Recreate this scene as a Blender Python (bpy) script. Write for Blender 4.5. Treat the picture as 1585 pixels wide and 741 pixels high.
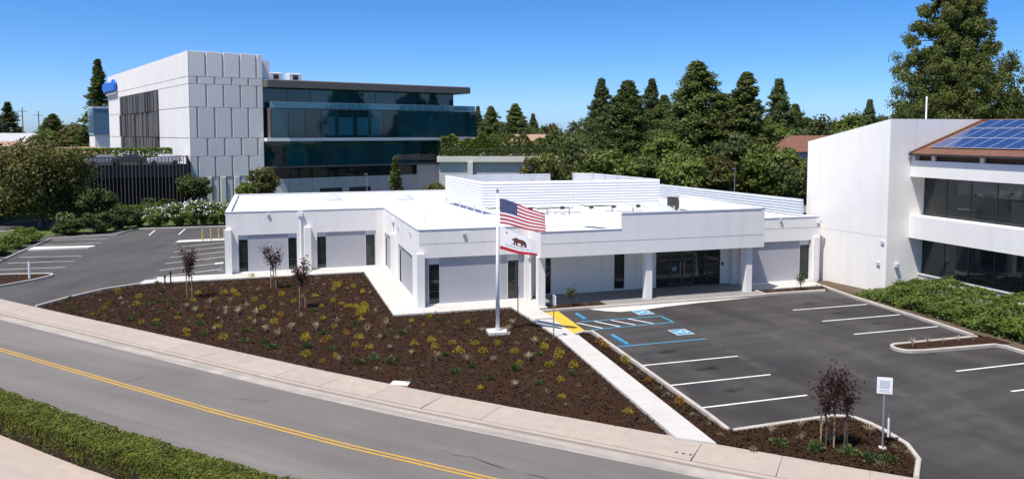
import bpy, math, random
import numpy as np
from mathutils import Vector, Matrix
from mathutils.geometry import tessellate_polygon
for o in list(bpy.data.objects): bpy.data.objects.remove(o)
S = bpy.context.scene; COL = S.collection
# ------------------------------------------------------------------ camera
cd = bpy.data.cameras.new('camera'); cam = bpy.data.objects.new('camera', cd); COL.objects.link(cam)
cd.sensor_width = 36; cd.sensor_fit = 'HORIZONTAL'; cd.lens = 36*1209/1585
cd.shift_y = -(370.5-290.4)/1585; cd.clip_end = 6000
cam.location = (0, 0, 10)
cam.rotation_euler = (math.pi/2-math.atan(85.4/1209), 0, -math.atan(377.5/1212))
S.camera = cam
# ------------------------------------------------------------------ sky and sun
SUN = Vector((0.395, 0.25, -1.0)).normalized()          # direction in which the light travels
w = bpy.data.worlds.new('World'); S.world = w; w.use_nodes = True
nt = w.node_tree; bg = nt.nodes['Background']
sky = nt.nodes.new('ShaderNodeTexSky'); sky.sky_type = 'NISHITA'; sky.sun_disc = False
sky.sun_elevation = math.asin(-SUN.z); sky.sun_rotation = math.atan2(-SUN.x, -SUN.y)
sky.altitude = 0; sky.air_density = 0.5; sky.dust_density = 0.7; sky.ozone_density = 6.0
hsv = nt.nodes.new('ShaderNodeHueSaturation'); hsv.inputs['Saturation'].default_value = 1.22
nt.links.new(sky.outputs[0], hsv.inputs['Color']); nt.links.new(hsv.outputs[0], bg.inputs[0]); bg.inputs[1].default_value = 0.145
ld = bpy.data.lights.new('sun', 'SUN'); ld.energy = 4.6; ld.angle = math.radians(0.53); ld.color = (1, .94, .86)
sun = bpy.data.objects.new('sun', ld); COL.objects.link(sun); sun.location = (-20, -5, 60)
sun.rotation_euler = SUN.to_track_quat('-Z', 'Y').to_euler()
vs = S.view_settings; vs.view_transform = 'Standard'; vs.look = 'None'; vs.exposure = 0.42; vs.gamma = 1; vs.use_curve_mapping = False

# ------------------------------------------------------------------ materials
def mat(name, c, c2=None, scale=3.0, rough=.7, bump=0, bscale=40, metal=0, spec=.5, c3=None, scale2=.3, amt2=.5, detail=6, ior=1.5, objvar=0):
    m = bpy.data.materials.new(name); m.use_nodes = True; N = m.node_tree.nodes; L = m.node_tree.links
    b = N['Principled BSDF']; b.inputs['Roughness'].default_value = rough; b.inputs['Metallic'].default_value = metal
    b.inputs['Specular IOR Level'].default_value = spec; b.inputs['IOR'].default_value = ior
    b.inputs['Base Color'].default_value = (*c, 1)
    tc = N.new('ShaderNodeTexCoord'); out = None
    if c2:
        n = N.new('ShaderNodeTexNoise'); n.inputs['Scale'].default_value = scale; n.inputs['Detail'].default_value = detail
        L.new(tc.outputs['Object'], n.inputs['Vector'])
        r = N.new('ShaderNodeValToRGB'); r.color_ramp.elements[0].position = .32; r.color_ramp.elements[1].position = .68
        r.color_ramp.elements[0].color = (*c, 1); r.color_ramp.elements[1].color = (*c2, 1)
        L.new(n.outputs['Fac'], r.inputs[0]); out = r.outputs[0]
        if c3:
            n2 = N.new('ShaderNodeTexNoise'); n2.inputs['Scale'].default_value = scale2; n2.inputs['Detail'].default_value = 4
            L.new(tc.outputs['Object'], n2.inputs['Vector'])
            r2 = N.new('ShaderNodeValToRGB'); r2.color_ramp.elements[0].position = .45; r2.color_ramp.elements[1].position = .7
            r2.color_ramp.elements[0].color = (0, 0, 0, 1); r2.color_ramp.elements[1].color = (amt2, amt2, amt2, 1)
            L.new(n2.outputs['Fac'], r2.inputs[0])
            mx = N.new('ShaderNodeMixRGB'); L.new(r2.outputs[0], mx.inputs[0]); L.new(out, mx.inputs[1]); mx.inputs[2].default_value = (*c3, 1)
            out = mx.outputs[0]
    if objvar:
        oi = N.new('ShaderNodeObjectInfo'); hs = N.new('ShaderNodeHueSaturation')
        mr = N.new('ShaderNodeMapRange'); mr.inputs[3].default_value = 1-objvar; mr.inputs[4].default_value = 1+objvar
        L.new(oi.outputs['Random'], mr.inputs[0]); L.new(mr.outputs[0], hs.inputs['Value'])
        if out: L.new(out, hs.inputs['Color'])
        else: hs.inputs['Color'].default_value = (*c, 1)
        out = hs.outputs[0]
    if out: L.new(out, b.inputs['Base Color'])
    if bump:
        n = N.new('ShaderNodeTexNoise'); n.inputs['Scale'].default_value = bscale; n.inputs['Detail'].default_value = 5
        L.new(tc.outputs['Object'], n.inputs['Vector'])
        bp = N.new('ShaderNodeBump'); bp.inputs['Strength'].default_value = bump; bp.inputs['Distance'].default_value = .03
        L.new(n.outputs['Fac'], bp.inputs['Height']); L.new(bp.outputs[0], b.inputs['Normal'])
    return m
def streak(m, ang, sx, sy, c3, amt, scale=1.0, lo=.42, hi=.72):
    """long wear streaks running along direction ang (tyre paths, sealer passes)"""
    N = m.node_tree.nodes; L = m.node_tree.links; b = N['Principled BSDF']; src = b.inputs['Base Color'].links[0].from_socket
    tc = N.new('ShaderNodeTexCoord'); mp = N.new('ShaderNodeMapping'); mp.inputs['Rotation'].default_value = (0,0,-ang); mp.vector_type = 'POINT'
    mp2 = N.new('ShaderNodeMapping'); mp2.inputs['Scale'].default_value = (sx,sy,1); n = N.new('ShaderNodeTexNoise'); n.inputs['Scale'].default_value = scale; n.inputs['Detail'].default_value = 5
    L.new(tc.outputs['Object'], mp.inputs[0]); L.new(mp.outputs[0], mp2.inputs[0]); L.new(mp2.outputs[0], n.inputs['Vector'])
    r = N.new('ShaderNodeValToRGB'); r.color_ramp.elements[0].position = lo; r.color_ramp.elements[1].position = hi; r.color_ramp.elements[0].color = (0,0,0,1); r.color_ramp.elements[1].color = (amt,)*3+(1,)
    L.new(n.outputs['Fac'], r.inputs[0]); mx = N.new('ShaderNodeMixRGB'); L.new(r.outputs[0], mx.inputs[0]); L.new(src, mx.inputs[1]); mx.inputs[2].default_value = (*c3,1); L.new(mx.outputs[0], b.inputs['Base Color']); return m
def leafmat(name, c, c2, scale=.9, trans=.35, objvar=.22):
    m = mat(name, c, c2, scale=scale, rough=.55, spec=.25, detail=8, objvar=objvar)
    N = m.node_tree.nodes; L = m.node_tree.links; b = N['Principled BSDF']
    t = N.new('ShaderNodeBsdfTranslucent'); mx = N.new('ShaderNodeMixShader'); mx.inputs[0].default_value = trans
    src = b.inputs['Base Color'].links[0].from_socket; L.new(src, t.inputs[0])
    o = N['Material Output']; L.new(b.outputs[0], mx.inputs[1]); L.new(t.outputs[0], mx.inputs[2]); L.new(mx.outputs[0], o.inputs[0])
    return m
M = dict(
 stucco=mat('white_stucco', (.84,.815,.775), (.815,.79,.75), 1.3, .85, .25, 45, c3=(.70,.685,.655), scale2=.25, amt2=.35, spec=.25),
 fascia=mat('painted_fascia', (.84,.815,.78), (.815,.79,.755), .8, .8, .1, 50, spec=.25),
 roofm=mat('roof_membrane', (.86,.86,.85), (.80,.80,.79), .5, .7, .1, 30, c3=(.62,.61,.58), scale2=.16, amt2=.35, spec=.25),
 coping=mat('metal_coping', (.66,.67,.69), (.6,.61,.63), 3, .5),
 panel=mat('grey_infill_panel', (.40,.40,.425), (.375,.375,.40), .6, .75),
 groove=mat('joint_shadow', (.45,.45,.46), None, rough=.9),
 frame=mat('dark_window_frame', (.035,.037,.04), None, rough=.4),
 alu=mat('aluminium_frame', (.62,.63,.65), None, rough=.45, metal=.3),
 glass=mat('window_glass', (.012,.018,.018), (.02,.028,.027), .7, .03, .02, 2, spec=.6),
 glassblue=mat('curtain_glass', (.004,.046,.062), (.008,.060,.072), .35, .03, .03, .5, spec=.6, ior=1.6, objvar=.6),
 glassrail=mat('railing_glass', (.10,.30,.36), None, rough=.05, spec=.8),
 conc=mat('light_concrete', (.60,.58,.54), (.52,.505,.47), 2.5, .9, .25, 90, c3=(.66,.65,.62), scale2=.3, amt2=.5, spec=.25),
 walk=mat('new_concrete', (.52,.50,.465), (.465,.445,.415), 1.6, .9, .2, 100, c3=(.56,.54,.5), scale2=.35, amt2=.35, spec=.25),
 side=mat('old_pavement', (.425,.36,.305), (.37,.313,.262), 2.2, .92, .3, 110, c3=(.38,.33,.285), scale2=.5, amt2=.55, objvar=.04, spec=.25),
 gutter=mat('gutter_concrete', (.43,.39,.35), (.35,.32,.285), 1.6, .92, .3, 110, c3=(.25,.23,.21), scale2=.6, amt2=.6, spec=.25),
 kerb=mat('kerb_concrete', (.50,.455,.40), (.41,.375,.33), 3, .92, .3, 90, c3=(.34,.32,.29), scale2=.7, amt2=.5, spec=.25),
 road=mat('worn_road_asphalt', (.170,.155,.146), (.145,.132,.124), .35, .92, .4, 160, c3=(.19,.18,.168), scale2=.09, amt2=.7, spec=.25),
 lot=mat('sealed_asphalt', (.034,.0305,.0295), (.044,.0395,.038), .5, .85, .4, 150, c3=(.085,.08,.077), scale2=.14, amt2=.65, spec=.25),
 lot2=mat('older_asphalt', (.058,.056,.056), (.075,.072,.07), .45, .88, .4, 150, c3=(.1,.096,.092), scale2=.12, amt2=.6, spec=.25),
 mulch=mat('bark_mulch', (.020,.0100,.0056), (.046,.0245,.0145), 9, .95, 1.0, 26, c3=(.055,.026,.015), scale2=.5, amt2=.5, detail=10, spec=.12),
 chip=mat('bark_chips', (.022,.0110,.006), (.056,.030,.018), 14, .95, detail=8, spec=.12),
 soil=mat('dry_soil', (.085,.06,.042), (.13,.10,.07), .6, .95, .5, 20, spec=.12),
 white=mat('white_road_paint', (.74,.73,.70), (.60,.59,.57), 4, .8, c3=(.42,.41,.40), scale2=2.2, amt2=.45),
 blue=mat('blue_road_paint', (.035,.24,.42), (.05,.30,.48), 3, .75, c3=(.04,.16,.26), scale2=2, amt2=.5),
 yellow=mat('yellow_road_paint', (.52,.30,.03), (.44,.26,.045), 5, .8, c3=(.36,.25,.08), scale2=1.4, amt2=.5),
 tactile=mat('yellow_tactile', (.66,.41,.035), (.60,.37,.035), 3, .7),
 yelpost=mat('yellow_bollard_paint', (.46,.37,.12), None, rough=.6),
 grassg=mat('lawn', (.055,.085,.022), (.10,.13,.04), 1.2, .95, .6, 60, spec=.25),
 base=mat('base_ground', (.085,.08,.05), (.13,.115,.075), .05, .95, .3, 3, spec=.25),
 steel=mat('galvanised_steel', (.42,.43,.44), (.35,.36,.37), 8, .45, metal=.6),
 porch=mat('shade_toned_porch_concrete', (.25,.245,.235), (.215,.21,.20), 2, .9, .2, 90, spec=.25),  # canopy shade on the porch floor is put into this darker concrete colour
 dark=mat('dark_metal', (.028,.026,.026), (.04,.037,.035), 5, .5),
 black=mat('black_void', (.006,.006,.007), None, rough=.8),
 pole=mat('white_pole_paint', (.82,.82,.82), None, rough=.35),
 fin=mat('bronze_fins', (.075,.068,.062), (.11,.10,.092), .8, .55, objvar=.25),
 tbconc=mat('precast_panel', (.82,.775,.74), (.79,.745,.71), .7, .88, .15, 30, objvar=.05, spec=.25),
 tbside=mat('pale_precast', (.82,.79,.77), (.78,.755,.735), .4, .88, .1, 30, spec=.25),
 slab=mat('bronze_slab_edge', (.13,.115,.11), (.105,.095,.09), 1, .6),
 bluewall=mat('painted_lower_wall', (.46,.465,.48), (.42,.425,.44), .4, .8),
 sign=mat('blue_sign', (.01,.14,.62), None, rough=.45),
 rtile=mat('brown_roof_tile', (.13,.055,.036), (.18,.08,.052), 2.5, .85, .4, 15),
 rtile2=mat('tan_roof', (.36,.24,.16), (.30,.19,.13), 2, .9, .3, 8),
 wood=mat('brown_soffit', (.13,.06,.035), (.17,.085,.05), 3, .7),
 woodp=mat('wood_stake', (.42,.27,.15), (.34,.21,.12), 10, .8),
 bark=mat('grey_brown_bark', (.11,.08,.058), (.17,.13,.10), 5, .95, .5, 20),
 barkp=mat('plum_bark', (.075,.05,.04), (.11,.075,.06), 8, .9),
 con1=leafmat('dark_conifer_needles', (.066,.096,.026), (.150,.178,.048), .8, .38),
 con2=leafmat('olive_pine_needles', (.074,.102,.022), (.172,.195,.05), .7, .38),
 con3=leafmat('blue_green_needles', (.064,.098,.034), (.140,.175,.062), .8, .38),
 bl1=leafmat('mid_green_leaves', (.080,.125,.022), (.18,.225,.046), .8, .3),
 bl2=leafmat('dark_green_leaves', (.042,.064,.018), (.105,.125,.035), .9, .25),
 bl3=leafmat('olive_brown_leaves', (.070,.080,.018), (.155,.145,.04), .8, .3),
 bl4=leafmat('fresh_green_leaves', (.085,.135,.018), (.18,.225,.036), 1.2, .3),
 hedge=leafmat('hedge_leaves', (.055,.082,.008), (.16,.17,.022), 2.5, .25, 0),
 bank=leafmat('shrub_bank_leaves', (.050,.090,.012), (.135,.175,.030), 1.6, .25, 0),
 twig=mat('dark_hedge_twigs', (.022,.014,.011), (.045,.03,.022), 12, .95, .8, 25, spec=.1),
 plum=leafmat('purple_plum_leaves', (.042,.020,.018), (.095,.045,.036), 4, .3),
 straw=leafmat('straw_grass_blades', (.36,.29,.17), (.54,.45,.29), 5, .3),
 ylf=leafmat('yellow_green_leaves', (.28,.225,.022), (.52,.385,.04), 6, .35),
 olf=leafmat('orange_bronze_leaves', (.24,.11,.02), (.34,.18,.03), 6, .3),
 glf=leafmat('shrub_green_leaves', (.05,.085,.02), (.11,.14,.045), 6, .3),
 sage=leafmat('grey_sage_leaves', (.15,.14,.075), (.28,.24,.15), 6, .3),
 flower=mat('white_petals', (.80,.80,.76), None, rough=.7),
 red=mat('flag_red', (.46,.012,.03), None, rough=.75), fwhite=mat('flag_white', (.78,.77,.78), None, rough=.75), navy=mat('flag_blue', (.02,.035,.13), None, rough=.75),
 bear=mat('bear_brown', (.085,.03,.018), None, rough=.8), ink=mat('dark_print', (.06,.05,.05), None, rough=.8), grn=mat('green_print', (.05,.09,.04), None, rough=.8),
 signgrey=mat('sign_print', (.50,.54,.58), None, rough=.5), cell=None, carw=mat('white_car_paint', (.62,.63,.64), None, rough=.25, spec=.6), cars=mat('silver_car_paint', (.36,.37,.38), None, rough=.25, spec=.6, metal=.4), card=mat('dark_car_paint', (.04,.045,.05), None, rough=.2, spec=.6),
 tyre=mat('tyre_rubber', (.02,.02,.02), None, rough=.9),
 louvre=mat('white_louvre_paint', (.74,.75,.77), None, rough=.5), fgrey=mat('bluish_louvre_paint', (.50,.53,.57), (.46,.49,.53), 1, .5),
 brightpane=mat('teal_lit_pane', (.03,.15,.19), (.02,.11,.15), .6, .1), annex=mat('annex_glass', (.10,.20,.29), None, rough=.06, spec=.6),
 hill=mat('far_hill', (.10,.13,.17), None, rough=1),
)
def solar_mat():
    m = mat('solar_cells', (.012,.035,.14), (.016,.045,.17), 1.5, .12, spec=.7)
    N = m.node_tree.nodes; L = m.node_tree.links; b = N['Principled BSDF']
    tc = N.new('ShaderNodeTexCoord'); br = N.new('ShaderNodeTexBrick'); br.offset = 0; br.inputs['Scale'].default_value = 1
    br.inputs['Color1'].default_value = (.010,.032,.13,1); br.inputs['Color2'].default_value = (.014,.042,.16,1); br.inputs['Mortar'].default_value = (.10,.14,.24,1)
    br.inputs['Mortar Size'].default_value = .006; br.inputs['Brick Width'].default_value = .16; br.inputs['Row Height'].default_value = .16
    L.new(tc.outputs['Object'], br.inputs['Vector']); L.new(br.outputs['Color'], b.inputs['Base Color']); return m
M['cell'] = solar_mat()
streak(M['road'], math.radians(-46), .035, .55, (.235,.22,.205), .7); streak(M['road'], math.radians(-46), .05, 1.6, (.125,.118,.112), .5)
streak(M['lot'], math.radians(-78), .10, .5, (.082,.076,.074), .75); streak(M['lot'], math.radians(8), .12, 1.1, (.034,.032,.033), .7); streak(M['lot'], math.radians(30), .5, .6, (.10,.094,.09), .35, .8, .55, .8)
for k_ in ('stucco','fascia'):
    streak(M[k_], 0, 1.0, 1.0, (.62,.60,.56), .30, 1.0, .5, .8); M[k_].node_tree.nodes['Mapping.001'].inputs['Scale'].default_value = (1.7,1.7,.10)
streak(M['tbside'], 0, 1, 1, (.60,.57,.54), .3, 1.0, .5, .8); M['tbside'].node_tree.nodes['Mapping.001'].inputs['Scale'].default_value = (.6,.6,.05)
streak(M['lot2'], math.radians(80), .10, .6, (.10,.094,.09), .6)
streak(M['side'], math.radians(-46), .12, 2.5, (.34,.295,.255), .5); streak(M['gutter'], math.radians(-46), .06, 3.0, (.20,.175,.155), .6)

# ------------------------------------------------------------------ mesh helpers
def tag(o, label=None, cat=None, group=None, kind=None):
    if label: o['label'] = label
    if cat: o['category'] = cat
    if group: o['group'] = group
    if kind: o['kind'] = kind
    return o
def empty(name, loc=(0,0,0), rz=0):
    o = bpy.data.objects.new(name, None); COL.objects.link(o); o.location = loc; o.rotation_euler = (0,0,rz); o.empty_display_size = .3
    o['_w'] = 0
    return o
def wm(o): return Matrix.Translation(o.location) @ o.rotation_euler.to_matrix().to_4x4()
class MB:
    def __init__(s, Mx=None): s.v = []; s.f = []; s.M = Mx; s.mi = []
    def add(s, vs, fs, mi=0):
        b = len(s.v)
        for p in vs:
            p = Vector(p); s.v.append(tuple(s.M @ p) if s.M else tuple(p))
        for f in fs: s.f.append(tuple(b+i for i in f)); s.mi.append(mi)
        return s
    def box(s, x0, x1, y0, y1, z0, z1, mi=0):
        return s.add([(x0,y0,z0),(x1,y0,z0),(x1,y1,z0),(x0,y1,z0),(x0,y0,z1),(x1,y0,z1),(x1,y1,z1),(x0,y1,z1)],
            [(0,3,2,1),(4,5,6,7),(0,1,5,4),(1,2,6,5),(2,3,7,6),(3,0,4,7)], mi)
    def bev(s, x0, x1, y0, y1, z0, z1, b=.02):        # box with chamfered top edges
        return s.add([(x0,y0,z0),(x1,y0,z0),(x1,y1,z0),(x0,y1,z0),(x0,y0,z1-b),(x1,y0,z1-b),(x1,y1,z1-b),(x0,y1,z1-b),(x0+b,y0+b,z1),(x1-b,y0+b,z1),(x1-b,y1-b,z1),(x0+b,y1-b,z1)],
            [(0,3,2,1),(8,9,10,11),(0,1,5,4),(1,2,6,5),(2,3,7,6),(3,0,4,7),(4,5,9,8),(5,6,10,9),(6,7,11,10),(7,4,8,11)])
    def prism(s, poly, z0, z1, mi=0):
        a = sum(poly[i][0]*poly[(i+1)%len(poly)][1]-poly[(i+1)%len(poly)][0]*poly[i][1] for i in range(len(poly)))
        if a < 0: poly = poly[::-1]
        n = len(poly); z1f = z1 if callable(z1) else (lambda x, y: z1)
        vs = [(x,y,z0) for x,y in poly]+[(x,y,z1f(x,y)) for x,y in poly]
        fs = [(i,(i+1)%n,n+(i+1)%n,n+i) for i in range(n)]
        tri = tessellate_polygon([[Vector((x,y,0)) for x,y in poly]])
        for t in tri:
            p = [Vector((poly[i][0],poly[i][1],0)) for i in t]
            if (p[1]-p[0]).cross(p[2]-p[0]).z < 0: t = t[::-1]
            fs.append(tuple(n+i for i in t)); fs.append(tuple(t[::-1]))
        return s.add(vs, fs, mi)
    def sheet(s, poly, z):
        tri = tessellate_polygon([[Vector((x,y,0)) for x,y in poly]]); fs = []
        for t in tri:
            p = [Vector((poly[i][0],poly[i][1],0)) for i in t]
            fs.append(tuple(t if (p[1]-p[0]).cross(p[2]-p[0]).z > 0 else t[::-1]))
        return s.add([(x,y,z) for x,y in poly], fs)
    def tube(s, pts, r, n=8, cap=True):
        pts = [Vector(p) for p in pts]; rs = r if isinstance(r,(list,tuple)) else [r]*len(pts); vs = []; fs = []
        for i,p in enumerate(pts):
            d = (pts[min(i+1,len(pts)-1)]-pts[max(i-1,0)]).normalized()
            a = d.orthogonal().normalized() if abs(d.z) < .9 else Vector((1,0,0)).cross(d).normalized(); b = d.cross(a).normalized()
            for k in range(n):
                t = 2*math.pi*k/n; vs.append(p+(a*math.cos(t)+b*math.sin(t))*rs[i])
        for i in range(len(pts)-1):
            for k in range(n): fs.append((i*n+k,i*n+(k+1)%n,(i+1)*n+(k+1)%n,(i+1)*n+k))
        if cap: fs.append(tuple(range(n))[::-1]); fs.append(tuple((len(pts)-1)*n+k for k in range(n)))
        return s.add(vs, fs)
    def bar(s, p, q, w_, h):                            # rectangular bar from p to q
        p = Vector(p); q = Vector(q); d = (q-p).normalized(); a = d.cross(Vector((0,0,1)))
        a = Vector((1,0,0)) if a.length < 1e-4 else a.normalized(); b = a.cross(d)
        vs = [e+a*i*w_/2+b*j*h/2 for e in (p,q) for i,j in ((-1,-1),(1,-1),(1,1),(-1,1))]
        return s.add(vs, [(3,2,1,0),(4,5,6,7),(0,1,5,4),(1,2,6,5),(2,3,7,6),(3,0,4,7)])
    def build(s, name, m, parent=None, local=False, smooth=False):
        me = bpy.data.meshes.new(name); me.from_pydata(s.v, [], s.f); me.update()
        for x in (m if isinstance(m,(list,tuple)) else [m]): me.materials.append(x)
        if isinstance(m,(list,tuple)): me.polygons.foreach_set('material_index', s.mi)
        if smooth: me.polygons.foreach_set('use_smooth', [True]*len(me.polygons))
        o = bpy.data.objects.new(name, me); COL.objects.link(o)
        if parent:
            o.parent = parent
            if not local and parent.type == 'EMPTY': o.matrix_parent_inverse = wm(parent).inverted()
        return o
def npmesh(name, V, F, m, parent=None, smooth=False):
    me = bpy.data.meshes.new(name); nv = len(V); nf = len(F); k = F.shape[1]
    me.vertices.add(nv); me.vertices.foreach_set('co', np.ascontiguousarray(V, dtype=np.float32).ravel())
    me.loops.add(nf*k); me.loops.foreach_set('vertex_index', np.ascontiguousarray(F, dtype=np.int32).ravel())
    me.polygons.add(nf); me.polygons.foreach_set('loop_start', np.arange(0, nf*k, k, dtype=np.int32))
    me.update(calc_edges=True); me.validate()
    me.materials.append(m)
    o = bpy.data.objects.new(name, me); COL.objects.link(o)
    if parent: o.parent = parent
    return o
def struct(name, mb, m, parent=None): return tag(mb.build(name, m, parent), kind='structure')
def copy_tree(o, parent=None):
    c = o.copy(); COL.objects.link(c); c.parent = parent
    for ch in o.children: copy_tree(ch, c)
    return c
def arc(cx, cy, r, a0, a1, n=8): return [(cx+r*math.cos(math.radians(a0+(a1-a0)*i/n)), cy+r*math.sin(math.radians(a0+(a1-a0)*i/n))) for i in range(n+1)]
def offset(pts, d):                                     # offset a polyline to its left by d
    out = []
    for i,p in enumerate(pts):
        a = Vector(pts[max(i-1,0)]); b = Vector(pts[min(i+1,len(pts)-1)]); t = (b-a).normalized(); out.append((p[0]-t.y*d, p[1]+t.x*d))
    return out
def resample(pts, step):
    P = [Vector(p) for p in pts]; out = [P[0]]; acc = 0
    for a,b in zip(P, P[1:]):
        L = (b-a).length; d = step-acc
        while d <= L: out.append(a+(b-a)*d/L); d += step
        acc = (acc+L) % step
    out.append(P[-1]); return [(p.x,p.y) for p in out]
def strip(mb, a, b, za, zb):
    n = len(a); mb.add([(x,y,za) for x,y in a]+[(x,y,zb) for x,y in b], [(i,i+1,n+i+1,n+i) for i in range(n-1)]); return mb
def solid_strip(mb, pts, w_, z0, z1, bv=.025):          # kerb-like ridge along a polyline (w_ to its left)
    a = pts; b = offset(pts, w_); a2 = offset(pts, bv); b2 = offset(pts, w_-bv); n = len(a)
    vs = [(x,y,z0) for x,y in a]+[(x,y,z1-bv) for x,y in a]+[(x,y,z1) for x,y in a2]+[(x,y,z1) for x,y in b2]+[(x,y,z1-bv) for x,y in b]+[(x,y,z0) for x,y in b]
    fs = [(k*n+i+1,k*n+i,(k+1)*n+i,(k+1)*n+i+1)[::-1] for k in range(5) for i in range(n-1)]
    fs += [(0,n,2*n,3*n,4*n,5*n), tuple(k*n+n-1 for k in range(6))[::-1]]
    return mb.add(vs, fs)

# ------------------------------------------------------------------ ground, street, lots
struct('ground', MB().sheet([(-900,-300),(1500,-300),(1500,1800),(-900,1800)], -.25), M['base'])
BACK = [(-90,146),(-60,108),(-40,83),(-25,65),(-15.57,53.32),(-12.74,50.01),(-5.92,42.16),(1.99,33.04),(5.9,28.85),(9.49,25.29),(12.47,22.36),(13.62,21.2),(17.56,17.53),(25,10.6),(45,-8.5),(70,-33)]
BACK = resample(BACK, 1.0)
def off(d): return offset(BACK, -d)                     # street side is to the right of the travel direction
struct('road', strip(MB(), off(8.3)[::-1], off(2.2)[::-1], -.09, -.07), M['road'])
walk_root = empty('sidewalk', (0,0,0)); tag(walk_root, kind='structure')
rs = random.Random(4)
b0 = resample(BACK, 2.45); 
for i in range(len(b0)-1):
    if b0[i][0] < -32 or b0[i][0] > 32: continue
    a = Vector(b0[i]); b = Vector(b0[i+1]); t = (b-a).normalized(); nrm = Vector((t.y,-t.x)); a = a+t*.0035; b = b-t*.0035
    z = .055+rs.uniform(-.004,.004)
    q = [a, b, b+nrm*1.62, a+nrm*1.62]
    MB().prism([tuple(p) for p in q], -.2, z).build('slab', M['side'], walk_root)
kb = MB(); solid_strip(kb, [p for p in off(1.80) if -34 < p[0] < 34], .165, -.2, .052); struct('kerb', kb, M['side'])
gu = MB(); strip(gu, [p for p in off(2.42) if -34 < p[0] < 34][::-1], [p for p in off(1.79) if -34 < p[0] < 34][::-1], -.062, -.058); struct('gutter', gu, M['gutter'])
# catch-basin holes in the kerb face (three small dark weep holes)
for k in range(3):
    p = Vector((11.95+.16*k, 21.13-.15*k)); MB(Matrix.Translation((p.x,p.y,.02)) @ Matrix.Rotation(math.radians(-44),4,'Z')).box(-.045,.045,-.02,.06,-.02,.0395).build('drain_hole', M['black'], walk_root)
roado = bpy.data.objects['road']
for dd in (5.15, 5.345):
    m_ = MB(); A_ = off(dd+.095)[::-1]; B_ = off(dd)[::-1]; strip(m_, A_, B_, -.073, -.073); m_.build('centre_line', M['yellow'], roado)
# lots
struct('parking_lot', MB().sheet([(13.6,21.4),(18,17.1),(25,10.5),(45,-8.6),(60,-8),(60,30),(37,30),(36,41.5),(29,41.5),(13.6,41.5)], 0), M['lot'])
lotR = bpy.data.objects['parking_lot']
struct('side_parking_lot', MB().sheet([(-12.5,49.9),(-16,53.9),(-25,64.9),(-25,70),(-21,84.5),(-14,89),(-2,89),(-2,57),(-5,54)], 0), M['lot2'])
lotL = bpy.data.objects['side_parking_lot']
# mulch beds (slightly mounded, gridded)
def inpoly(x, y, P):
    c = False; j = len(P)-1
    for i in range(len(P)):
        if (P[i][1] > y) != (P[j][1] > y) and x < (P[j][0]-P[i][0])*(y-P[i][1])/(P[j][1]-P[i][1])+P[i][0]: c = not c
        j = i
    return c
def bed_back(x0, x1): return [p for p in BACK if x0 < p[0] < x1]
BED1 = [(-12.70,50.15),(-11.5,52.25),(-9.9,54.3),(-8.1,55.45),(-7.6,55.55),(6.28,55.75),(6.28,41.72),(12.95,41.72),(13.1,38),(13.2,34.6),(12.42,22.55)]+bed_back(-12.6,12.4)[::-1]
BED2 = [(14.30,35.2),(14.85,35.45),(15.02,35.3),(14.38,22.28),(18.6,22.14),(19.2,21.9),(19.36,21.2),(19.2,19.6),(18.6,18.5),(17.62,17.55)]+[p for p in bed_back(13.5,17.5)][::-1]+[(13.45,21.4)]
def bed(name, poly, z, mound, seed):
    xs = [p[0] for p in poly]; ys = [p[1] for p in poly]; st = .3; rn = random.Random(seed)
    m_ = MB(); m_.sheet(poly, z); o = struct(name, m_, M['mulch'])
    return o
bed('planting_bed', BED1, .06, .1, 1); bed('corner_planting_bed', BED2, .07, .1, 2)
def chips(name, polys, n, seed):
    rg = np.random.default_rng(seed); V = []; c = 0; pts = []
    for P, z, k in polys:
        xs = [p[0] for p in P]; ys = [p[1] for p in P]; got = 0
        while got < k:
            x = rg.uniform(min(xs),max(xs)); y = rg.uniform(min(ys),max(ys))
            if inpoly(x,y,P): pts.append((x,y,z)); got += 1
    P = np.array(pts); n = len(P)
    a = rg.uniform(0,6.28,n); tl = rg.normal(0,.45,n); L = rg.uniform(.025,.085,n); W = rg.uniform(.012,.032,n)
    d = np.stack([np.cos(a)*np.cos(tl),np.sin(a)*np.cos(tl),np.sin(tl)],1)*L[:,None]; e = np.stack([-np.sin(a),np.cos(a),rg.normal(0,.5,n)],1)*W[:,None]
    P[:,2] += .018
    Vv = np.stack([P-d-e,P+d-e*.6,P+d*.9+e,P-d*.8+e],1).reshape(-1,3); F = np.arange(4*n).reshape(-1,4)
    o = npmesh(name, Vv, F, M['chip']); return tag(o, 'loose dark bark chips covering the planting beds', 'mulch', kind='stuff')
chips('bark_chips', [(BED1,.06,34000),(BED2,.07,7000)], 0, 3)
# walkways
WP = empty('walkway'); tag(WP, kind='structure')
def slabs(poly_fn, t0, t1, n, z=.15, name='slab', m='walk', z0=-.2):
    for i in range(n):
        a = t0+(t1-t0)*i/n; b = t0+(t1-t0)*(i+1)/n; g = (.006 if abs(t1-t0) > 1.5 else .0004)*(1 if t1 > t0 else -1)
        MB().prism(poly_fn(a+g, b-g), z0, z).build(name, M[m], WP)
def lerp(p, q, t): return (p[0]+(q[0]-p[0])*t, p[1]+(q[1]-p[1])*t)
slabs(lambda a,b: [(a,55.6),(b,55.6),(b,57.55),(a,57.55)], -7.4, 6.3, 7)
MB().prism([(-8.2,55.35),(-7.42,55.6),(-7.42,57.0),(-8.05,56.75)], -.2, .14).build('slab', M['walk'], WP)
slabs(lambda a,b: [(6.3,a),(8.05,a),(8.05,b),(6.3,b)], 57.55, 41.75, 8)
slabs(lambda a,b: [(a,41.75),(b,41.75),(b,43.35),(a,43.35)], 8.062, 12.95, 3)
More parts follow.
